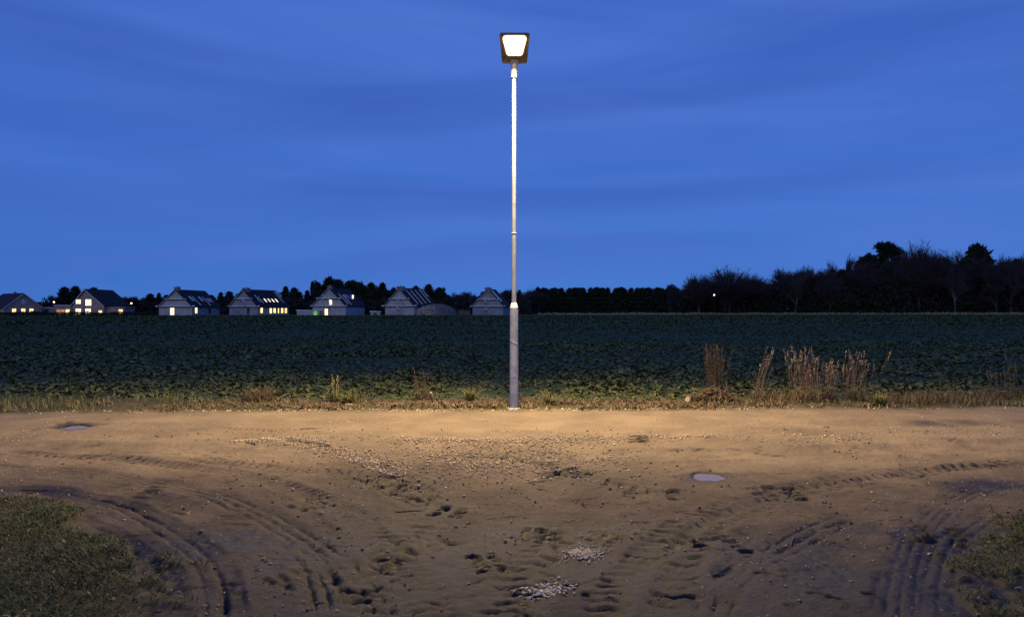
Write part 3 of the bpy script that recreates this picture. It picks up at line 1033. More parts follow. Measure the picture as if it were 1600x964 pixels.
tag(o, 'pale stones in a line where the road meets the verge', None)
n = 13000
y = np.sqrt(RNG.uniform(3.4 ** 2, 12.2 ** 2, n))
x = RNG.uniform(-.74, .74, n) * y
gm, vg = masks(x, y)
k = (gm < .3) & (vg < .5) & (RNG.uniform(size=n) < np.clip(.35 + 2.0 * fbm(x, y, .9, 3, 223), .04, 1))
o = stones('scattered_stones', x[k], y[k], RNG.uniform(.004, .014, k.sum()) * RNG.choice([1, 1, 1, 1.2, 2.1], k.sum()), M['stone'])
tag(o, 'small single stones scattered over the dirt', None)
n = 3600
y = np.sqrt(RNG.uniform(3.4 ** 2, 10.5 ** 2, n))
x = RNG.uniform(-.74, .74, n) * y
gm, vg = masks(x, y)
k = (gm < .6) & (RNG.uniform(size=n) < np.clip(.2 + 2.6 * fbm(x, y, 1.2, 3, 225), .03, 1))
o = stones('mud_clods', x[k], y[k], RNG.uniform(.006, .022, k.sum()) * RNG.choice([.7, .8, 1.5], k.sum()), M['clod'], flat=.8)
tag(o, 'dark crumbs of mud thrown up from the ruts', None)
for px, py, rx, ry, cnt, s0, s1, lb in ((910, 861, .17, .15, 620, .008, .020, 'pale crushed stone filling a pothole, the farther of two patches'),
                                       (849, 915, .155, .14, 380, .012, .028, 'bright coarse crushed stone filling a pothole, the nearer of two patches')):
    cx, cy = ground_at(px, py)
    r, a = np.abs(RNG.normal(0, .62, cnt)) ** .8, RNG.uniform(0, 2 * PI, cnt)
    r = r * (1 + .22 * np.sin(a * 2 + px) + .12 * np.sin(a * 5))
    o = stones('gravel_patch', cx + rx * r * np.cos(a), cy + ry * r * np.sin(a), RNG.uniform(s0, s1, cnt), M['stone_mix'], sink=.2, lift=.010 * (1 - np.minimum(r, 1)))
    tag(o, lb, None)
# fallen leaves on the grass and the mud
n = 1800
x, y = RNG.uniform(-5, 5, n), RNG.uniform(3.5, 7.5, n)
gm, vg = masks(x, y)
k = RNG.uniform(size=n) < .18 + .5 * gm
x, y = x[k], y[k]
V, Fc = blades(x, y, H_at(x, y) + .03 * masks(x, y)[0] + .004, RNG.uniform(.008, .02, len(x)), RNG.uniform(.012, .024, len(x)), RNG.uniform(1.2, 2.6, len(x)))
o = mesh_np('leaf_litter', V, Fc, M['leaf'])
tag(o, 'small fallen leaves lying on the grass and mud', None, kind='stuff')


# ------------------------------------------------------------------ weeds, reeds and small things on the verge
def stems(parent, name, n, spread, h0, h1, lean, material, r=.004, seg=4, wob=.25, seed=0, side=(0, 0), twigs=0):
    rn = random.Random(seed)
    V, Fc, tips = [], [], []

    def stem(p, dx, dy, h, r):
        o = len(V)
        for k in range(seg + 1):
            t = k / seg
            q = (p[0] + dx * t ** 1.5 * h, p[1] + dy * t ** 1.5 * h, p[2] + h * t)
            rr = r * (1 - .65 * t)
            for j in range(3):
                a = 2.094 * j + rn.random() * .1
                V.append((q[0] + rr * math.cos(a), q[1] + rr * math.sin(a), q[2]))
        for k in range(seg):
            for j in range(3):
                a, c = o + 3 * k + j, o + 3 * k + (j + 1) % 3
                Fc.append((a, c, c + 3, a + 3))
        return q
    for i in range(n):
        a, rr = rn.uniform(0, 2 * PI), math.sqrt(rn.random()) * spread
        bx, by = rr * math.cos(a), rr * math.sin(a) * .6
        h = rn.uniform(h0, h1)
        dx, dy = side[0] + rn.gauss(0, lean), side[1] + rn.gauss(0, lean)
        tip = stem((bx, by, -.03), dx, dy, h, r * rn.uniform(.7, 1.3))
        tips.append((tip, dx, dy))
        for q in range(twigs):
            t = rn.uniform(.35, .95)
            stem((bx + dx * t ** 1.5 * h, by + dy * t ** 1.5 * h, h * t), rn.uniform(-.9, .9), rn.uniform(-.9, .9), rn.uniform(.08, .22) * h, r * .6)
    o = mesh_np(name, V, Fc, material, parent, kind='stuff')
    return o, tips


def seeds(parent, tips, ln, w, material, seed=0, per=10):
    rn = np.random.default_rng(seed)
    X, Y, Z, A = [], [], [], []
    for (p, dx, dy) in tips:
        for k in range(per):
            t = rn.uniform(-1.0, .12) * ln
            X.append(p[0] + dx * t + rn.normal(0, w * .35))
            Y.append(p[1] + dy * t + rn.normal(0, w * .35))
            Z.append(p[2] + t)
            A.append(math.atan2(dy, dx) + rn.normal(0, 1))
    N = len(X)
    V, Fc = blades(np.array(X), np.array(Y), np.array(Z), rn.uniform(.02, .05, N), rn.uniform(.005, .010, N), rn.uniform(.2, .8, N), az=np.array(A))
    return mesh_np('seed_heads', V, Fc, material, parent, kind='stuff')


def leaves_low(parent, n, spread, h0, h1, material, w=(.005, .012), lean=(.3, 1.4), name='blades'):
    a, r = RNG.uniform(0, 2 * PI, n), np.sqrt(RNG.uniform(0, 1, n)) * spread
    V, Fc = blades(r * np.cos(a), r * np.sin(a) * .6, np.full(n, -.02), RNG.uniform(h0, h1, n), RNG.uniform(*w, n), RNG.uniform(*lean, n))
    return mesh_np(name, V, Fc, material, parent, kind='stuff')


def verge_pos(px, d):
    x = (px - 800) * d / F
    return (x, d, float(H_at(x, d)[0]) if d < 13.5 else 0.0)


WG = 'dry weed clumps on the verge'


def reed(px, d, label, n, spread, h0, h1, lean, mt='dry', r=.0036, side=(0, 0), sd=0, seed_len=.12, low=120, twigs=0, cat='weeds', name='reed_clump', lowmat='dry_dark'):
    e = empty(name, verge_pos(px, d))
    so, tips = stems(e, 'stems', n, spread, h0, h1, lean, M[mt], r, seed=sd, side=side, twigs=twigs)
    if seed_len:
        seeds(e, tips, seed_len, .02, M['seed' if mt == 'dry' else mt], sd)
    if low:
        leaves_low(e, low, spread * 1.25, .08, .30, M[lowmat])
    tag(e, label, cat, WG)
    return e


reed(1118, 14.6, 'dense feathery brown weed clump standing alone above the brush heap', 95, .17, .65, 1.0, .07, 'dry_dark', sd=1, seed_len=.35, low=160)
reed(1184, 13.5, 'sparse pale stalks leaning right, between brush heap and tall reeds', 13, .09, .65, 1.02, .04, 'dry', side=(.22, 0), sd=2)
reed(1259, 13.5, 'widest and thickest clump of tall dry reeds on the verge', 70, .30, .50, 1.04, .09, 'dry', sd=3, low=260)
reed(1295, 13.6, 'short dry reeds leaning right between two taller reed clumps', 26, .13, .45, .78, .05, 'dry', side=(.14, 0), sd=4)
reed(1337, 13.6, 'tall dry reed clump just right of the short leaning reeds', 40, .25, .45, 1.04, .09, 'dry', side=(.04, 0), sd=5, low=220)
reed(1362, 13.6, 'single thin stalk leaning far right beside the tall reeds', 2, .03, .85, .98, .02, 'dry', r=.003, side=(.36, 0), sd=6, low=30)
reed(1550, 13.9, 'faint thin stalks in the dim grass, nearer of two by right edge', 7, .22, .4, .72, .10, 'dry_dark', sd=7, low=200)
reed(1592, 13.9, 'tall dim stalks at the far right end of the verge', 14, .30, .5, .95, .08, 'dry_dark', sd=8, low=200)
reed(1500, 13.4, 'low tangled brown weeds right of the tall reeds', 40, .5, .15, .38, .4, 'dry_dark', sd=9, seed_len=0, low=420, name='weed_clump')
reed(523, 13.3, 'small upright tuft of pale straw stalks left of the lamp', 12, .07, .30, .50, .08, 'pale_stalk', sd=10, seed_len=.08, low=150, lowmat='verge')
reed(661, 13.6, 'reddish brown dock weed with side twigs near the lamp', 11, .14, .35, .62, .10, 'dry_red', sd=11, seed_len=.22, low=140, twigs=5, name='dock_weed')
reed(402, 13.1, 'low bushy brown weeds at the left of the verge', 45, .24, .15, .34, .25, 'dry_dark', sd=12, seed_len=0, low=260, twigs=2, name='weed_clump')
reed(1420, 13.3, 'low brown weeds below the tall dry reeds', 40, .45, .1, .30, .35, 'dry_dark', sd=13, seed_len=0, low=380, name='weed_clump')
reed(1225, 13.25, 'dark matted weeds in front of the thick reed clump', 40, .5, .1, .24, .4, 'dry_dark', sd=14, seed_len=0, low=420, name='weed_clump')
reed(735, 13.2, 'yellowish grass tuft close to the lamp on its left', 6, .08, .2, .32, .2, 'pale_stalk', sd=15, seed_len=0, low=220, lowmat='verge', name='grass_tuft')
reed(545, 12.85, 'low bright yellow-green grass tuft beside the straw stalks', 5, .1, .12, .22, .2, 'pale_stalk', sd=16, seed_len=0, low=300, lowmat='verge', name='grass_tuft')
reed(1372, 12.95, 'yellow-green grass tuft at the foot of the tall reeds', 4, .1, .12, .22, .2, 'pale_stalk', sd=17, seed_len=0, low=320, lowmat='verge', name='grass_tuft')
reed(858, 12.9, 'short dry tuft just right of the lamp post', 10, .10, .12, .26, .3, 'pale_stalk', sd=18, seed_len=0, low=160, lowmat='verge', name='grass_tuft')
reed(185, 5.15, 'pale straw tuft standing in the corner grass', 10, .07, .06, .12, .35, 'pale_stalk', r=.002, sd=19, seed_len=0, low=0, name='grass_tuft')

# brush heap with a cut log end
e = empty('brush_heap', verge_pos(1112, 13.25))
rn = random.Random(4)
mb = MB()
for i in range(150):
    a, r = rn.uniform(0, 2 * PI), rn.random() * .42
    z = .20 * (1 - (r / .45) ** 2) * rn.random()
    c = np.array([r * math.cos(a), r * math.sin(a) * .6, z + .01])
    d = np.array([rn.gauss(0, 1), rn.gauss(0, .7), rn.gauss(0, .35)])
    d = d / np.linalg.norm(d) * rn.uniform(.06, .18)
    c[2] = max(c[2], abs(d[2]) + .005)
    mb.tube([c - d, c, c + d], [.006, .007, .003], 4, False)
mb.build('twigs', M['dry_dark'], e, kind='stuff')
leaves_low(e, 420, .40, .04, .15, M['dry_dark'], w=(.015, .04), lean=(.4, 2.0), name='dead_leaves')
tag(e, 'low heap of brown brush and dead leaves on the verge', 'brush heap')
e = empty('cut_log', verge_pos(1077, 13.05))
MB().tube([(-.05, -.09, .075), (.05, .12, .07)], [.055, .052], 12).build('bark', M['wood'], e, True)
MB().tube([(-.054, -.098, .075), (-.050, -.0905, .075)], [.047, .047], 12).build('cut_face', M['wood_pale'], e)
tag(e, 'short cut log with a pale sawn end beside the brush heap', 'log')
# leaning broken stake
e = empty('wooden_stake', verge_pos(677, 12.75))
MB().tube([(.01, 0, -.1), (.0, 0, .05), (-.022, 0, .15), (-.03, 0, .19)], [.024, .023, .021, .017], 7).build('shaft', M['wood'], e)
MB().tube([(-.03, -.002, .185), (-.036, -.004, .212), (-.06, -.006, .222)], [.018, .016, .006], 6).build('split_top', M['wood_pale'], e)
tag(e, 'short dark broken stake with a pale split top on the verge', 'stake')
# pale flat stones lying on the verge
for px, d, s, lb in ((545, 12.62, .10, 'flat pale stone lying in dark grass left of the stake'), (770, 12.6, .09, 'small pale stone on the verge just left of the lamp')):
    p = verge_pos(px, d)
    rn = random.Random(px)
    V = ICO_V * np.array([1.3, .8, .35]) * s * np.array([[rn.uniform(.75, 1.25)] for _ in range(12)])
    o = mesh_np('flat_stone', V * .6, ICO_F, M['stone'])
    o.location = (p[0], p[1], p[2] + .02)
    tag(o, lb, 'stone')
# a tangle of twigs on the road and single sticks
e = empty('twig_tangle', (*ground_at(1000, 694), 0))
e.location.z = float(H_at(e.location.x, e.location.y)[0])
mb = MB()
rn = random.Random(9)
for i in range(26):
    a = rn.uniform(0, 2 * PI)
    c = np.array([rn.gauss(0, .09), rn.gauss(0, .06), .012 + rn.random() * .035])
    d = np.array([math.cos(a), math.sin(a) * .7, rn.gauss(0, .12)]) * rn.uniform(.04, .12)
    c[2] = max(c[2], abs(d[2]) + .004)
    mb.tube([c - d, c + d * .2 + (0, 0, .006), c + d], [.004, .004, .002], 4, False)
mb.build('twigs', M['wood'], e, kind='stuff')
tag(e, 'dark tangle of broken twigs lying on the gravel band', 'twigs')
STICKS = [(840, 752, .24, .3, 'thin dark stick on the mud in front of the lamp'), (745, 708, .5, .02, 'long dark stick lying flat across the gravel road'),
          (480, 670, .22, .25, 'short dark stick on the smooth road left of the lamp'), (1292, 668, .3, .9, 'thin dark stick on the smooth road below the reeds'),
          (640, 795, .25, .35, 'thin stick on the mud between the lug prints'), (1235, 845, .26, 1.1, 'thin upright-lying stick on the dim mud at the right'),
          (1130, 893, .2, .5, 'thin twig on the dark mud near the bottom right'), (1560, 719, .25, .1, 'thin dark stick on the road by the right edge')]
for i, (px, py, L, a, lb) in enumerate(STICKS):
    cx, cy = ground_at(px, py)
    rn = random.Random(i)
    pts = []
    for k in range(5):
        t = (k / 4 - .5) * L
        qx, qy = cx + t * math.cos(a) + rn.gauss(0, .008), cy + t * math.sin(a) + rn.gauss(0, .008)
        pts.append((qx, qy, float(H_at(qx, qy)[0]) + .006))
    o = MB().tube(pts, [.004, .006, .006, .005, .003], 5).build('stick', M['wood'])
    tag(o, lb, 'stick', 'sticks on the dirt')


# ------------------------------------------------------------------ houses across the field
def house(label, px, D, rot, gw, L, eave, ridge, wall, roof='roof', side_wall=None, gable_windows=(), side_windows=(), skylights=(), chimney=None,
          bands=(), gable_rails=(), roof_rails=(), apex_shift=0.0, name='house', group='houses beyond the field', overhang=.45, fascia='white', porch=None, dormer=None):
    e = empty(name, ((px - 800) * D / F, D, 0), rot)
    h = gw / 2
    ax = apex_shift
    MB().prism([(-h, 0, 0), (h, 0, 0), (h, 0, eave), (ax, 0, ridge), (-h, 0, eave)], (0, L, 0)).build('wall', M[wall], e)
    if side_wall:
        MB().box(h + .01, h + .05, .3, L - .1, 0.02, eave - .02).build('side_cladding', M[side_wall], e)
    rf = None
    for s in (-1, 1):
        top = np.array([ax, 0, ridge + .06])
        bot = np.array([s * h, 0, eave + .06])
        d = bot - top
        bot2 = bot + d / np.linalg.norm(d) * overhang
        nrm = np.array([-d[2] * s, 0, d[0] * s]) / np.linalg.norm(d) * .16
        o = MB().prism([(top[0], -overhang, top[2]), (bot2[0], -overhang, bot2[2]), (bot2[0] + nrm[0], -overhang, bot2[2] + abs(nrm[2])), (top[0], -overhang, top[2] + .2)],
                       (0, L + 2 * overhang, 0)).build('roof', M[roof], e)
        # pale barge board on the gable edge
        MB().prism([(top[0], -overhang - .03, top[2] - .05), (bot2[0], -overhang - .03, bot2[2] - .05), (bot2[0], -overhang - .03, bot2[2] + .09), (top[0], -overhang - .03, top[2] + .11)],
                   (0, .025, 0)).build('barge_board', M[fascia], o)
        if s == 1:
            rf, rt, rb = o, top, bot

    def slope(y, t, up):
        d = rb - rt
        nv = np.array([-d[2], 0, d[0]]) / np.linalg.norm(d)
        q = rt + d * t + nv * (.17 + up)
        return np.array([q[0], y, q[2]])
    for (x, z, w, hh, m_, fr) in gable_windows:
        o = MB().box(x - w / 2, x + w / 2, -.045, -.015, z - hh / 2, z + hh / 2).build('window', M[fr], e)
        cols = 2 if w > .9 else 1
        for c in range(cols):
            x0 = x - w / 2 + .07 + c * (w - .07) / cols
            x1 = x0 + (w - .07) / cols - .07
            MB().box(x0, x1, -.065, -.047, z - hh / 2 + .07, z + hh / 2 - .07).build('pane', M[m_], o)
    off = .055 if side_wall else .015
    for (y, z, w, hh, m_, fr) in side_windows:
        o = MB().box(h + off, h + off + .03, y - w / 2, y + w / 2, z - hh / 2, z + hh / 2).build('window', M[fr], e)
        MB().box(h + off + .032, h + off + .05, y - w / 2 + .08, y + w / 2 - .08, z - hh / 2 + .07, z + hh / 2 - .07).build('pane', M[m_], o)
    for (y, t, w, dt, m_) in skylights:
        c = [slope(y - w / 2, t - dt / 2, .01), slope(y + w / 2, t - dt / 2, .01), slope(y + w / 2, t + dt / 2, .01), slope(y - w / 2, t + dt / 2, .01)]
        up = slope(0, t, .05) - slope(0, t, 0)
        o = MB().prism(c, tuple(up)).build('skylight', M['white'], rf)
        g = .12
        c2 = [slope(y - w / 2 + g, t - dt / 2 + .02, .065), slope(y + w / 2 - g, t - dt / 2 + .02, .065), slope(y + w / 2 - g, t + dt / 2 - .02, .065), slope(y - w / 2 + g, t + dt / 2 - .02, .065)]
        MB().prism(c2, tuple(up * .3)).build('pane', M[m_], rf)
    if chimney:
        cy, cw, ch = chimney
        o = MB().box(ax - cw / 2, ax + cw / 2, cy - cw / 2, cy + cw / 2, ridge - .7, ridge + ch).box(ax - cw / 2 - .07, ax + cw / 2 + .07, cy - cw / 2 - .07, cy + cw / 2 + .07, ridge + ch, ridge + ch + .12).build('chimney', M['brick'], e)
        MB().lathe([(.11, ridge + ch + .12), (.10, ridge + ch + .42)], 10, ax, cy).build('chimney_pot', M['brick'], o)
    for (z, ext) in bands:
        hw = h if z <= eave + .05 else h * (ridge - z) / (ridge - eave)
        MB().prism([(-hw - ext, -.02, z + .16), (-hw - ext, -.42, z), (-hw - ext, -.42, z - .07), (-hw - ext, -.02, z - .07)], (2 * hw + 2 * ext, 0, 0)).build('pent_moulding', M['white'], e)
        MB().box(-hw, hw, -.10, -.012, z - .42, z - .075).build('painted_shadow', M['wood'], e)  # dark strip painted in for the shadow under the ledge
    for (x0, z0, x1, z1) in gable_rails:
        MB().tube([(x0, -.5, z0), (x1, -.5, z1)], [.085, .085], 6).build('stair_rail', M['white'], e)
        MB().prism([(x0, -.85, z0 - .9), (x1, -.85, z1 - .9), (x1, -.85, z1 - 1.05), (x0, -.85, z0 - 1.05)], (0, .75, 0)).build('stair_flight', M['wall_grey'], e)
    for (y, t0, t1) in roof_rails:
        a, c = slope(y, t0, .12), slope(y, t1, .12)
        MB().tube([a, c], [.085, .085], 6).build('roof_ladder', M['white'], rf)
    if dormer:
        y, w, t, lit = dormer
        f = slope(y, t, 0)
        tz = f[2] + 1.15
        MB().prism([(f[0], y - w / 2, f[2] - .25), (f[0], y + w / 2, f[2] - .25), (f[0], y + w / 2, tz), (f[0], y - w / 2, tz)], (-2.2, 0, 0)).build('dormer', M['wall_grey'], rf)
        MB().prism([(f[0] + .2, y - w / 2 - .2, tz + .02), (f[0] + .2, y + w / 2 + .2, tz + .02), (f[0] + .2, y + w / 2 + .2, tz + .16), (f[0] + .2, y - w / 2 - .2, tz + .16)], (-2.6, 0, 0)).build('dormer_roof', M['roof'], rf)
        for q, mm in zip((-.28, .28), lit):
            MB().box(f[0] + .01, f[0] + .05, y + q * w - .4, y + q * w + .4, f[2] + .1, tz - .12).build('dormer_window', M[mm], rf)
    tag(e, label, 'house', group)
    return e


H_D = 180.0
U = H_D / F                         # metres per photograph pixel out there
house('brick house with three small lit windows in a row under a small attic window', 36, 181, rad(50), 8.1, 15, 1.85, 5.25, 'wall_brick',
      gable_windows=[(-1.95, 1.25, .95, .9, 'win_warm', 'white'), (0, 1.25, .95, .9, 'win_warm', 'white'), (1.75, 1.25, .95, .9, 'win_warm', 'white'), (.1, 3.3, .85, .85, 'win_grey', 'white')],
      chimney=(6.0, .6, .35))
e = house('brick gabled house glowing with lit windows on two storeys', 137, 180, rad(0), 7.7, 12, 2.4, 6.2, 'wall_brick', apex_shift=-.65,
          gable_windows=[(-2.3, 3.35, 1.3, 1.15, 'win_white', 'white'), (.15, 3.15, 1.5, 1.6, 'win_white', 'white'), (-2.3, .95, 1.4, 1.5, 'win_white', 'white'), (.1, .95, 1.4, 1.5, 'win_white', 'white'),
                         (3.05, .85, .9, .8, 'win_warm', 'white')])
wg = MB().box(-7.6, -3.9, -.6, 5, 0, 1.75).box(-7.8, -3.86, -.8, 5.2, 1.76, 1.92).build('side_annex', M['wall_brick'], e)
for x0 in (-7.2, -6.2, -5.0):
    MB().box(x0, x0 + .9, -.66, -.61, .3, 1.45).build('window', M['win_warm' if x0 > -5.5 else 'win_dim'], wg)
wg = MB().box(3.9, 8.3, 1, 6, 0, 1.9).box(3.86, 8.6, .8, 6.2, 1.91, 2.1).build('side_annex', M['wall_brick'], e)
MB().box(7.0, 7.9, .93, .99, .5, 1.45).build('lit_door', M['win_warm'], wg)
house('grey house with chimney on the gable and one tall white-lit window', 274, 180, rad(-3), 8.3, 15, 2.15, 6.1, 'wall_grey', side_wall='wall_grey', fascia='wall_grey',
      gable_windows=[(-.8, 1.0, 1.1, 1.9, 'win_white', 'white'), (1.2, 3.9, .45, .8, 'win_grey', 'white')],
      side_windows=[(1.9, 1.2, 1.3, 1.5, 'win_warm', 'wood'), (6, 1.1, 1.4, 1.5, 'win_grey', 'white'), (9, 1.1, 1.4, 1.5, 'win_dark', 'white'), (12, 1.1, 1.4, 1.5, 'win_grey', 'white')],
      skylights=[(3.2, .55, 1.1, .3, 'win_grey'), (8, .55, 1.1, .3, 'win_grey'), (11.5, .62, .8, .24, 'win_grey'), (13, .62, .8, .24, 'win_grey')], chimney=(.8, 1.1, .75), bands=[(2.25, .85), (4.0, .45)],
      roof_rails=[(4.4, .42, .98), (9.6, .42, .98)])
house('grey house with a row of lit side windows and four lit skylights', 380, 180, rad(-14), 7.8, 14, 2.15, 6.15, 'wall_dark', side_wall='wall_cream', fascia='wall_grey',
      gable_windows=[(1.4, 1.0, .9, 1.8, 'win_dark', 'wall_grey')],
      side_windows=[(1.6, 1.2, 1.1, 1.4, 'win_warm', 'wood')] + [(5.6 + 1.75 * i, 1.15, 1.1 if i != 2 else .6, 1.35, 'win_warm', 'wall_cream') for i in range(5)],
      skylights=[(5.2 + 1.7 * i, .66, .62, .24, 'win_white') for i in range(4)], chimney=(1.2, 1.4, .45), bands=[(2.25, .85), (4.1, .45)], roof_rails=[(2.3, .35, .8), (3.2, .45, .85), (12.6, .1, .8), (13.6, .05, .5)],
      gable_rails=[(-.8, 4.4, .9, 3.3)])
house('grey house with a dormer, slanting lit attic window and red-framed lit door', 514, 180, rad(-13), 8.7, 11, 2.3, 6.5, 'wall_grey', side_wall='wall_grey', fascia='wall_grey',
      gable_windows=[(.45, 3.35, .85, 1.55, 'win_white', 'wall_grey'), (-.7, .85, .95, 1.7, 'win_white', 'brick')],
      side_windows=[(3.0 + 1.5 * i, 1.15, 1.25, 1.6, 'win_grey', 'white') for i in range(5)], chimney=(.6, .9, .6), bands=[(2.35, .55), (4.2, .9)],
      dormer=(6.0, 4.6, .62, ('win_grey', 'win_white')), roof_rails=[(1.6, .35, .95), (3.2, .4, .98)], gable_rails=[(-1.6, 5.0, .4, 3.9), (-1.0, 3.4, .3, 2.5)])
house('grey house with zigzag white stair rails, beside the stony mound', 624, 181, rad(-24), 8.3, 11, 2.3, 6.5, 'wall_grey', fascia='wall_grey',
      side_windows=[(5, 1.2, 1.3, 1.4, 'win_dark', 'white')], chimney=(.6, 1.5, .5), bands=[(2.35, .9), (4.1, .5)],
      gable_rails=[(.2, 4.7, 1.5, 3.8), (-.4, 4.0, 1.1, 2.9), (-.4, 2.9, 1.1, 2.25), (-.4, 2.2, 1.3, 1.0)], roof_rails=[(2.0, .1, .95), (4.0, .12, .95), (6.2, .1, .9), (8.5, .05, .85), (10, .05, .5)])
house('grey house with zigzag white stair rails, half hidden next to the lamp post', 762, 184, rad(-10), 7.7, 10, 2.3, 6.4, 'wall_dark', fascia='wall_grey',
      chimney=(.6, 1.4, .4), bands=[(2.3, .55), (4.0, .4)], gable_rails=[(-.9, 4.6, .4, 3.8), (-.9, 4.1, .2, 2.8), (-.8, 2.5, .5, 2.15), (-.6, 2.0, .6, .8)],
      roof_rails=[(1.2, .05, .8), (2.6, .1, .75)])

# stony mound beside the stair house
e = empty('earth_mound', ((682 - 800) * 174 / F, 174, 0))
nr, nc = 20, 60
V = []
for i in range(nr):
    for j in range(nc):
        a = 2 * PI * j / nc
        r = i / (nr - 1)
        z = 2.75 * math.sqrt(max(0, 1 - r * r)) * (1 + .03 * math.sin(5 * a + 3 * r))
        V.append((5.0 * r * math.cos(a), 4.0 * r * math.sin(a), z - .02))
Fc = [(i * nc + j, i * nc + (j + 1) % nc, (i + 1) * nc + (j + 1) % nc, (i + 1) * nc + j) for i in range(nr - 1) for j in range(nc)]
mesh_np('soil', V, [f[::-1] for f in Fc], M['mound_soil'], e, True)
rn = np.random.default_rng(3)
sx, sz = rn.uniform(-4.6, .3, 220), rn.uniform(.1, 2.4, 220)
VV, FF = [], []
for i, (a, c) in enumerate(zip(sx, sz)):
    q = 1 - (c / 2.75) ** 2 - (a / 5.0) ** 2
    if q < .02:
        continue
    s = rn.uniform(.12, .30)
    VV.append(ICO_V * s * (1 + rn.uniform(-.25, .25, (12, 1))) + np.array([a, -4.0 * math.sqrt(q), c]))
    FF.append(ICO_F + 12 * len(FF))
o = mesh_np('mound_stones', np.concatenate(VV), np.concatenate(FF), M['stone'], e)
o['kind'] = 'stuff'
tag(e, 'domed earth mound with pale stones on its flank beside a grey house', 'mound')

# low sheds and garden walls between the houses
def shed(label, px, D, w, d, h, wall, roof='roof', name='garden_shed', rot=0.0, glow=None, cat='shed'):
    e = empty(name, ((px - 800) * D / F, D, 0), rot)
    MB().box(-w / 2, w / 2, 0, d, 0, h).build('wall', M[wall], e)
    MB().prism([(-w / 2 - .15, -.15, h + .01), (w / 2 + .15, -.15, h + .01), (w / 2 + .15, -.15, h + .12), (-w / 2 - .15, -.15, h + .22)], (0, d + .3, 0)).build('roof', M[roof], e)
    if glow:
        MB().box(w / 2 - 1.0, w / 2 - .15, -.06, -.02, .1, h - .1).build('lit_door', M[glow], e)
    else:
        MB().box(-.45, .45, -.05, -.02, .02, h * .8).build('door', M['win_dark'], e)
    tag(e, label, cat)


shed('low pale shed with a green-lit door between two grey houses', 480, 178, 5.0, 3, 1.15, 'wall_grey', 'white', glow='green_glow')
shed('low dark carport with a pale roof edge between brick houses', 73, 186, 5.0, 3, 1.8, 'wall_brick', 'white')
shed('low dark annex with a pale flat roof left of the glowing house', 102, 190, 6.0, 4, 2.4, 'wall_brick', 'white')
shed('small shed with a pale roof between the dormer and stair houses', 586, 177, 2.2, 2, .9, 'wall_grey', 'white')
shed('low brown tarpaulined shed right of the stony mound', 720, 176, 4.2, 2.5, 1.15, 'paint_brown', 'paint_brown')


# ------------------------------------------------------------------ distant lit lamps
def far_lamp(label, px, py, D, post=True):
    zz = EYE + (482 - py) * D / F
    e = empty('street_lamp', ((px - 800) * D / F, D, 0))
    MB().tube([(0, 0, 0), (0, 0, zz - .15)], [.05, .035], 8).build('pole', M['roof'], e)
    MB().lathe([(.05, zz - .16), (.15, zz - .10), (.20, zz), (.15, zz + .12), (.06, zz + .17)], 10).build('globe', M['bulb'], e, True)
    MB().lathe([(.22, zz + .18), (.05, zz + .26)], 10).build('hood', M['galv_dark'], e)
    tag(e, label, 'street lamp', 'small distant lamps')


far_lamp('tiny lit lamp left of the glowing brick house', 84, 472, 176)
far_lamp('tiny lit lamp right of the glowing brick house', 205, 474, 186)
far_lamp('tiny lit lamp shining among the bare trees', 1116, 461, 196)


# ------------------------------------------------------------------ trees
def prism_segments(A, B, ra, rb):
    """many 3-sided twigs at once"""
    A, B = np.asarray(A, float), np.asarray(B, float)
    d = B - A
    d /= np.linalg.norm(d, axis=1, keepdims=True) + 1e-9
    ref = np.where(np.abs(d[:, 2:3]) < .9, np.array([[0, 0, 1.]]), np.array([[1., 0, 0]]))
    u = np.cross(d, ref)
    u /= np.linalg.norm(u, axis=1, keepdims=True)
    w = np.cross(d, u)
    V = []
    for P, r in ((A, ra), (B, rb)):
        for k in range(3):
            a = 2.0944 * k
            V.append(P + np.asarray(r)[:, None] * (math.cos(a) * u + math.sin(a) * w))
    V = np.stack(V, 1)
    T = np.array([(0, 1, 4, 3), (1, 2, 5, 4), (2, 0, 3, 5)])
    Fc = (T[None] + (np.arange(len(A)) * 6)[:, None, None]).reshape(-1, 4)
    return V.reshape(-1, 3), Fc


def bare_tree(seed, H, width, trunk_h, up=.35, depth=6, kids=4, bark='bark', twig='twig', thick=1.0):
    rn = np.random.default_rng(seed)
    tr, cr = [], []

    def grow(p, d, L, r, k):
        e = p + d * L
        (tr if k <= 1 else cr).append((p, e, r, r * .72))
        if k >= depth:
            return
        n = kids if k else kids + 2
        for i in range(n):
            t = rn.uniform(.35, 1.0) if i else 1.0
            q = p + d * L * t
            v = d * rn.uniform(.55, .9) + rn.normal(0, .52, 3) * np.array([width, width, .8]) + np.array([0, 0, up])
            v /= np.linalg.norm(v)
            grow(q, v, L * rn.uniform(.58, .82), r * (.62 if i else .72), k + 1)
    grow(np.array([0, 0, -.2]), np.array([rn.normal(0, .04), rn.normal(0, .04), 1.]), H * trunk_h, H * .016 * thick, 0)
    zs = max(q[1][2] for q in cr)
    s = H / zs
    e = empty('bare_tree', (0, 0, 0))
    for nm, L_, m_ in (('trunk', tr, bark), ('crown', cr, twig)):
        A = np.array([q[0] for q in L_]) * s
        B = np.array([q[1] for q in L_]) * s
        ra = np.maximum(np.array([q[2] for q in L_]), .022)
        rb = np.maximum(np.array([q[3] for q in L_]), .016)
        V, Fc = prism_segments(A, B, ra, rb)
        mesh_np(nm, V, Fc, M[m_], e)
    return e


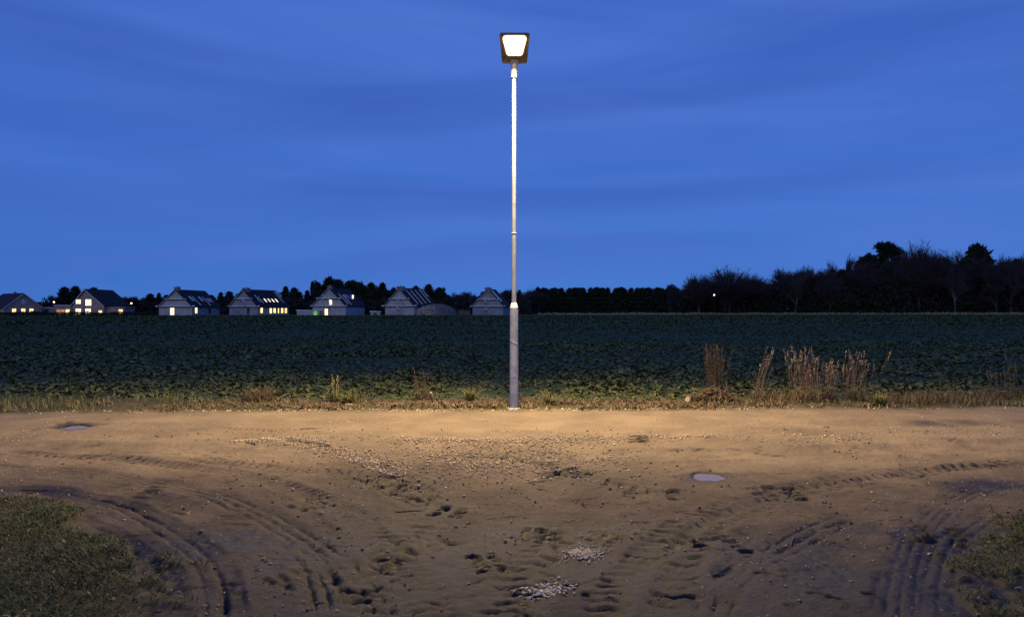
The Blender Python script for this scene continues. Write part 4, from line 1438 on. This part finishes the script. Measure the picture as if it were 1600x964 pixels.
def dome_tree(seed, H, R, zc=.55, name='bare_tree'):
    """round-headed winter tree: limbs that fan to a dome with a haze of fine twigs"""
    rn = np.random.default_rng(seed)
    e = empty(name, (0, 0, 0))
    tr, cr = [], []
    fork = np.array([0, 0, H * .22])
    tr.append((np.array([0, 0, -.2]), fork, .30, .24))
    n = 420
    for i in range(n):
        a, c = rn.uniform(0, 2 * PI), rn.uniform(-.25, 1) ** 1
        s = math.sqrt(max(0, 1 - c * c))
        u = rn.uniform(.55, 1.0) ** .6 * (1 + .10 * math.sin(4 * a + seed) + .08 * math.sin(7 * a + 5 * c))
        tip = np.array([R * s * math.cos(a) * u, R * s * math.sin(a) * u, H * zc + (H * (1 - zc)) * c * u])
        mid = fork + (tip - fork) * .5 + np.array([0, 0, H * .06]) + rn.normal(0, .25, 3)
        if i < 14:
            tr.append((fork, mid, .13, .08))
        cr.append((fork + (mid - fork) * rn.uniform(.1, .6), mid, .05, .035))
        cr.append((mid, tip, .035, .02))
        for k in range(16):
            t = rn.uniform(.15, 1)
            q = mid + (tip - mid) * t
            d = (tip - fork) / np.linalg.norm(tip - fork) + rn.normal(0, .55, 3)
            d /= np.linalg.norm(d)
            cr.append((q, q + d * rn.uniform(.4, 1.3), .024, .014))
    for nm, L_, m_ in (('trunk', tr, 'bark'), ('crown', cr, 'twig_red')):
        V, Fc = prism_segments([q[0] for q in L_], [q[1] for q in L_], [q[2] for q in L_], [q[3] for q in L_])
        mesh_np(nm, V, Fc, M[m_], e)
    return e


def leafy(points, size, rn, up=.3):
    """random triangles at points"""
    N = len(points)
    a = rn.normal(0, 1, (N, 3))
    a[:, 2] += up
    a /= np.linalg.norm(a, axis=1, keepdims=True)
    b = rn.normal(0, 1, (N, 3))
    b -= a * (a * b).sum(1, keepdims=True)
    b /= np.linalg.norm(b, axis=1, keepdims=True)
    s = np.asarray(size)[:, None] * rn.uniform(.6, 1.4, (N, 1))
    V = np.stack([points - b * s * .28, points + b * s * .28, points + a * s], 1).reshape(-1, 3)
    return V, np.arange(3 * N).reshape(-1, 3)


def conifer(seed, H, R, round_=.6, n=2600, name='conifer_tree', sz=.55):
    rn = np.random.default_rng(seed)
    e = empty(name, (0, 0, 0))
    MB().tube([(0, 0, -.2), (.05, 0, H * .5), (0, 0, H * .93)], [H * .018, H * .012, .03], 7).build('trunk', M['bark'], e)
    z = rn.uniform(.04, 1, n) ** .9
    prof = (1 - z) ** round_ * (1 + .28 * np.sin(z * 38 + rn.uniform(0, 6))) * (.72 + .5 * rn.random(n))
    a = rn.uniform(0, 2 * PI, n)
    lump = 1 + .18 * np.sin(3 * a + 9 * z + seed) + .12 * np.sin(5 * a - 14 * z)
    r = R * prof * lump * rn.uniform(.25, 1, n) ** .45
    P = np.stack([r * np.cos(a), r * np.sin(a), z * H - .12 * r], -1)
    V, Fc = leafy(P, np.full(n, sz), rn, up=.5)
    mesh_np('crown', V, Fc, M['needle'], e)
    return e


def pine(seed, H, R):
    rn = np.random.default_rng(seed)
    e = empty('pine_tree', (0, 0, 0))
    mb = MB().tube([(0, 0, -.2), (.1, 0, H * .5), (0, .1, H * .97)], [H * .02, H * .015, .05], 8)
    pts, sz = [], []
    for i in range(80):
        t = rn.uniform(.35, 1) if i > 3 else .97
        a = rn.uniform(0, 2 * PI)
        rr = R * (1.08 - t) ** .7 * 1.75 * rn.uniform(.1, 1)
        c = np.array([rr * math.cos(a), rr * math.sin(a), H * t + .15 * rr])
        mb.tube([(0, 0, H * t - .25 * rr), c * np.array([.6, .6, 1]) - (0, 0, .1), c], [.07, .05, .02], 5, False)
        k = 90
        q = rn.normal(0, 1, (k, 3))
        q /= np.linalg.norm(q, axis=1, keepdims=True)
        pts.append(c + q * rn.uniform(.15, .75, (k, 1)) * np.array([1, 1, .8]) * R * .26)
        sz.append(np.full(k, R * .16))
    mb.build('trunk', M['bark'], e)
    V, Fc = leafy(np.concatenate(pts), np.concatenate(sz), rn, up=.8)
    mesh_np('crown', V, Fc, M['needle'], e)
    return e


def remove_tree(o):
    for ch in list(o.children):
        bpy.data.objects.remove(ch)
    bpy.data.objects.remove(o)


PROTO = {
    'bareA': bare_tree(1, 14, 1.15, .26, .22, twig='twig'),
    'bareB': bare_tree(2, 14, .95, .30, .35, twig='twig_red'),
    'bareC': bare_tree(3, 14, 1.35, .22, .16, twig='twig'),
    'fan': bare_tree(4, 14, .85, .24, .5, twig='twig_red'),
    'poplar': bare_tree(5, 14, .22, .20, .95, depth=5, kids=4, twig='twig'),
    'birch': bare_tree(6, 14, .7, .42, .3, depth=5, bark='birch', twig='twig_red'),
    'dome': dome_tree(8, 14, 6.2),
    'domeB': dome_tree(9, 14, 5.0, .5),
    'conA': conifer(1, 10, 2.9, .7, 2600, sz=.75),
    'conB': conifer(2, 10, 2.6, .95, 2400, sz=.8),
    'conC': conifer(3, 10, 3.8, .5, 3600, sz=.8),
    'pineA': pine(1, 16, 4.2),
    'pineB': pine(2, 16, 3.4),
}
BASE_H = {'dome': 14.2, 'domeB': 14.2, 'bareA': 14, 'bareB': 14, 'bareC': 14, 'fan': 14, 'poplar': 14, 'birch': 14, 'conA': 10, 'conB': 10, 'conC': 10, 'pineA': 16.6, 'pineB': 16.6}
NAMES = {'conA': 'conifer_tree', 'conB': 'conifer_tree', 'conC': 'conifer_tree', 'pineA': 'pine_tree', 'pineB': 'pine_tree', 'poplar': 'poplar_tree', 'birch': 'birch_tree'}


ORD = ['first', 'second', 'third', 'fourth', 'fifth', 'sixth', 'seventh', 'eighth', 'ninth', 'tenth', 'eleventh', 'twelfth', 'thirteenth', 'fourteenth', 'fifteenth', 'sixteenth',
       'seventeenth', 'eighteenth', 'nineteenth', 'twentieth', 'twenty-first', 'twenty-second', 'twenty-third', 'twenty-fourth']


def plant(kind, px, top, D, label, group, wide=1.0, cat='tree', rz=None):
    o = copy_tree(PROTO[kind])
    o.name = NAMES.get(kind, 'bare_tree')
    h = EYE + (482 - top) * D / F
    s = h / BASE_H[kind]
    o.location = ((px - 800) * D / F, D, 0)
    o.scale = (s * wide, s * wide, s)
    o.rotation_euler = (0, 0, random.uniform(0, 6.28) if rz is None else rz)
    tag(o, label, cat, group)
    return o


# the wood on the right: the trees that stand out, then the mass they stand in
WOOD = 'trees of the wood on the right'
plant('dome', 1140, 418, 205, 'broad domed bare tree, the leftmost big crown of the wood', WOOD, 1.75)
plant('domeB', 1172, 428, 209, 'bare tree merged into the right of the broad domed crown', WOOD, 1.5)
plant('domeB', 1092, 428, 203, 'smaller bare tree at the left foot of the domed crown', WOOD, 1.4)
plant('bareA', 1066, 446, 207, 'low bare tree at the left end of the wood', WOOD, 1.1)
plant('fan', 1303, 403, 210, 'slim upright bare tree poking above the wood', WOOD, .5)
plant('poplar', 1327, 396, 212, 'thinnest pole-like bare tree above the wood, left of the big pine', WOOD, .9)
plant('pineA', 1384, 380, 216, 'big dark pine with clumped top rising above the wood', WOOD, 1.45)
plant('pineB', 1354, 402, 214, 'small dark pine at the left foot of the big pine', WOOD, 1.3)
plant('domeB', 1436, 377, 207, 'tall fan-shaped bare tree right of the big pine', WOOD, 1.0)
plant('domeB', 1466, 390, 211, 'bare tree merged into the right of the fan-shaped crown', WOOD, 1.1)
plant('conC', 1526, 386, 216, 'dark conifer with a small pointed top nearest the right edge', WOOD, .95)
plant('bareB', 1262, 411, 208, 'ragged bare crown between the domed tree and the slim upright tree', WOOD, 1.1)
plant('bareA', 1240, 414, 211, 'ragged bare tree standing left in the middle group of crowns', WOOD, .9)
plant('bareB', 1288, 420, 205, 'bare tree at the left foot of the slim upright tree', WOOD, 1.0)
plant('birch', 1243, 430, 200, 'pale birch trunk showing at the front of the wood', WOOD, .7)
plant('birch', 1493, 412, 200, 'pale birch trunk showing right of the fan-shaped tree', WOOD, .7)
MASS = 'bare and dark trees crowded together in the wood on the right'
rn = random.Random(21)
prof_x = [1040, 1080, 1130, 1180, 1208, 1240, 1300, 1345, 1390, 1440, 1500, 1560, 1640, 1760]
prof_y = [464, 444, 432, 438, 446, 418, 412, 402, 390, 384, 392, 394, 390, 388]
for i in range(78):
    px = 1052 + (1700 - 1052) * (i + rn.random() * .9) / 78
    top = np.interp(px, prof_x, prof_y) + rn.choice([0, 4, 8, 14, 22])
    k = rn.choice(['bareA', 'bareB', 'domeB', 'bareA', 'domeB', 'fan', 'conC'])
    if px > 1300 and rn.random() < .18:
        k = 'conC'
    if k == 'conC':
        top += 12
    plant(k, px, top, rn.uniform(202, 232), 'one of the crowded dark trees that fill the wood on the right', MASS, rn.uniform(.85, 1.15))
# conifer row in the middle distance
ROWG = 'even dark tree row behind the field'
for i in range(22):
    px = 838 + i * 10.4 + rn.uniform(-3, 3)
    plant(rn.choice(['conA', 'conC', 'conC']), px, 451 + rn.uniform(-1.2, 1.5), 248 + rn.uniform(-4, 4), ORD[i] + ' tree from the lamp post in the even dark row behind the field', ROWG, rn.uniform(1.1, 1.4))
# trees behind the houses
BACK = 'trees behind the houses'
for i, (px, top, k, w) in enumerate(sorted([(497, 442, 'conB', .9), (512, 436, 'conA', 1.1), (528, 436, 'conC', .9), (545, 438, 'conA', 1.1), (562, 441, 'conC', .9), (580, 444, 'conA', 1.1), (598, 447, 'conB', 1.2), (480, 455, 'conA', 1.0),
                      (615, 449, 'conA', 1.1), (634, 449, 'conB', 1.1), (650, 450, 'conA', 1.1), (670, 448, 'conC', .8), (686, 450, 'conC', .8), (695, 457, 'conA', 1.0), (460, 453, 'conC', .8), (446, 452, 'conA', 1.0)])):
    plant(k, px, top + rn.uniform(-3, 4), 222 + rn.uniform(-8, 8), ORD[i] + ' from the left of the dark conifers crowded behind the grey houses', 'dark conifers behind the grey houses', w * 1.15)
for i, (px, top, k) in enumerate(sorted([(705, 460, 'bareA'), (718, 455, 'bareB'), (728, 452, 'bareA'), (742, 456, 'bareC'), (785, 452, 'bareB'), (800, 449, 'bareA'), (815, 448, 'bareC'), (828, 451, 'bareB'), (842, 452, 'bareA'), (770, 455, 'conA'), (790, 456, 'conC'), (812, 455, 'conB'), (834, 456, 'conA'), (756, 457, 'conC'), (700, 462, 'conC'), (722, 464, 'conC'), (742, 463, 'conA')])):
    plant(k, px, top, 226 + rn.uniform(-8, 8), ORD[i] + ' from the left of the dim mixed trees behind the lamp post', 'dim trees behind the lamp post', 1.1)
for i, (px, top, k) in enumerate(sorted([(235, 460, 'conC'), (248, 459, 'conA'), (222, 462, 'bareA'), (205, 461, 'bareB'), (190, 459, 'bareA'), (176, 462, 'bareC'), (163, 462, 'conC'), (345, 458, 'conA'), (358, 457, 'conC'), (371, 460, 'conA'), (330, 462, 'conC'), (210, 466, 'conC'), (188, 466, 'conC'), (468, 457, 'conA'), (260, 462, 'conC'), (286, 463, 'conC'), (310, 464, 'conC'), (390, 462, 'conC'), (415, 461, 'conC'), (435, 460, 'conA')])):
    plant(k, px, top, 214 + rn.uniform(-6, 8), ORD[i] + ' from the left of the dark trees between the left houses', 'dark trees between the left houses', 1.1)
for px, top, k, lb in [(101, 450, 'conC', 'dark round tree left behind the glowing house'), (118, 449, 'conC', 'dark tree directly behind the glowing house'), (146, 451, 'conC', 'dark tree right behind the glowing house'),
                       (88, 459, 'bareA', 'bare tree left of the dark round tree')]:
    plant(k, px, top, 200, lb, BACK, 1.0)
for i, (px, top, k) in enumerate(sorted([(60, 473, 'conC'), (72, 470, 'conA'), (84, 468, 'conC'), (5, 468, 'conC'), (-20, 462, 'conA'), (-45, 460, 'conC'), (-80, 460, 'bareA'), (45, 472, 'conA')])):
    plant(k, px, top, 210, ORD[i] + ' of the low dark trees behind the leftmost brick house', 'low dark trees at the left end', 1.1)
for px, top, w, lb in [(349, 474, .9, 'small bare tree in front of the gap between two grey houses'), (708, 476, 1.0, 'small bare tree at the right foot of the stony mound')]:
    plant('bareC', px, top, 176, lb, BACK, w)
for o in PROTO.values():
    remove_tree(o)

# undergrowth that closes the wood and the conifer rows at the bottom
def thicket(label, px0, px1, d0, d1, h0, h1, n, material, size, name='undergrowth', kind='stuff', cat=None):
    rn = np.random.default_rng(int(px0 + 1000))
    D = rn.uniform(d0, d1, n)
    px = rn.uniform(px0, px1, n)
    hmax = h0 + (h1 - h0) * (px - px0) / (px1 - px0)
    hmax = hmax * (1 + .45 * fbm(px, D, .06, 3, 301))
    z = hmax * rn.uniform(0, 1, n) ** .8
    P = np.stack([(px - 800) * D / F, D, z], -1)
    V, Fc = leafy(P, np.full(n, size), rn, up=.8)
    V[:, 2] = np.maximum(V[:, 2], -.05)
    o = mesh_np(name, V, Fc, material)
    tag(o, label, cat, kind=kind)
    return o


thicket('dense dark undergrowth filling the foot of the wood on the right', 1045, 1700, 204, 226, 6.5, 11.5, 42000, M['thicket'], .85)
thicket('dense twiggy mass of bare branches in the tall part of the wood', 1236, 1720, 208, 232, 9.6, 14.5, 34000, M['thicket'], .75, name='branch_mass')
thicket('dark scrub under the broad domed tree at the left end of the wood', 1076, 1225, 210, 234, 8.6, 7.4, 20000, M['thicket'], .9)
thicket('dark scrub at the foot of the conifer row behind the field', 800, 1060, 250, 256, 6.0, 6.0, 14000, M['thicket'], .9)
thicket('dark mass of evergreens behind the dormer house and its neighbours', 486, 694, 224, 231, 9.0, 6.6, 20000, M['needle'], .9)
thicket('dark scrub between and behind the houses', -420, 830, 206, 222, 4.2, 3.8, 19000, M['thicket'], .8)
thicket('pale dry grass strip along the far edge of the field', 840, 1640, 197, 203, .38, .5, 9000, M['pale_stalk'], .30, name='dry_grass')
thicket('dark clipped hedge in front of the two brick houses', -60, 168, 172, 173.4, 1.0, .75, 5200, M['hedge'], .30, name='hedge', kind='thing', cat='hedge')
thicket('low dark hedge running right of the glowing brick house', 170, 246, 172, 173.2, .8, .9, 2200, M['hedge'], .30, name='hedge', kind='thing', cat='hedge')
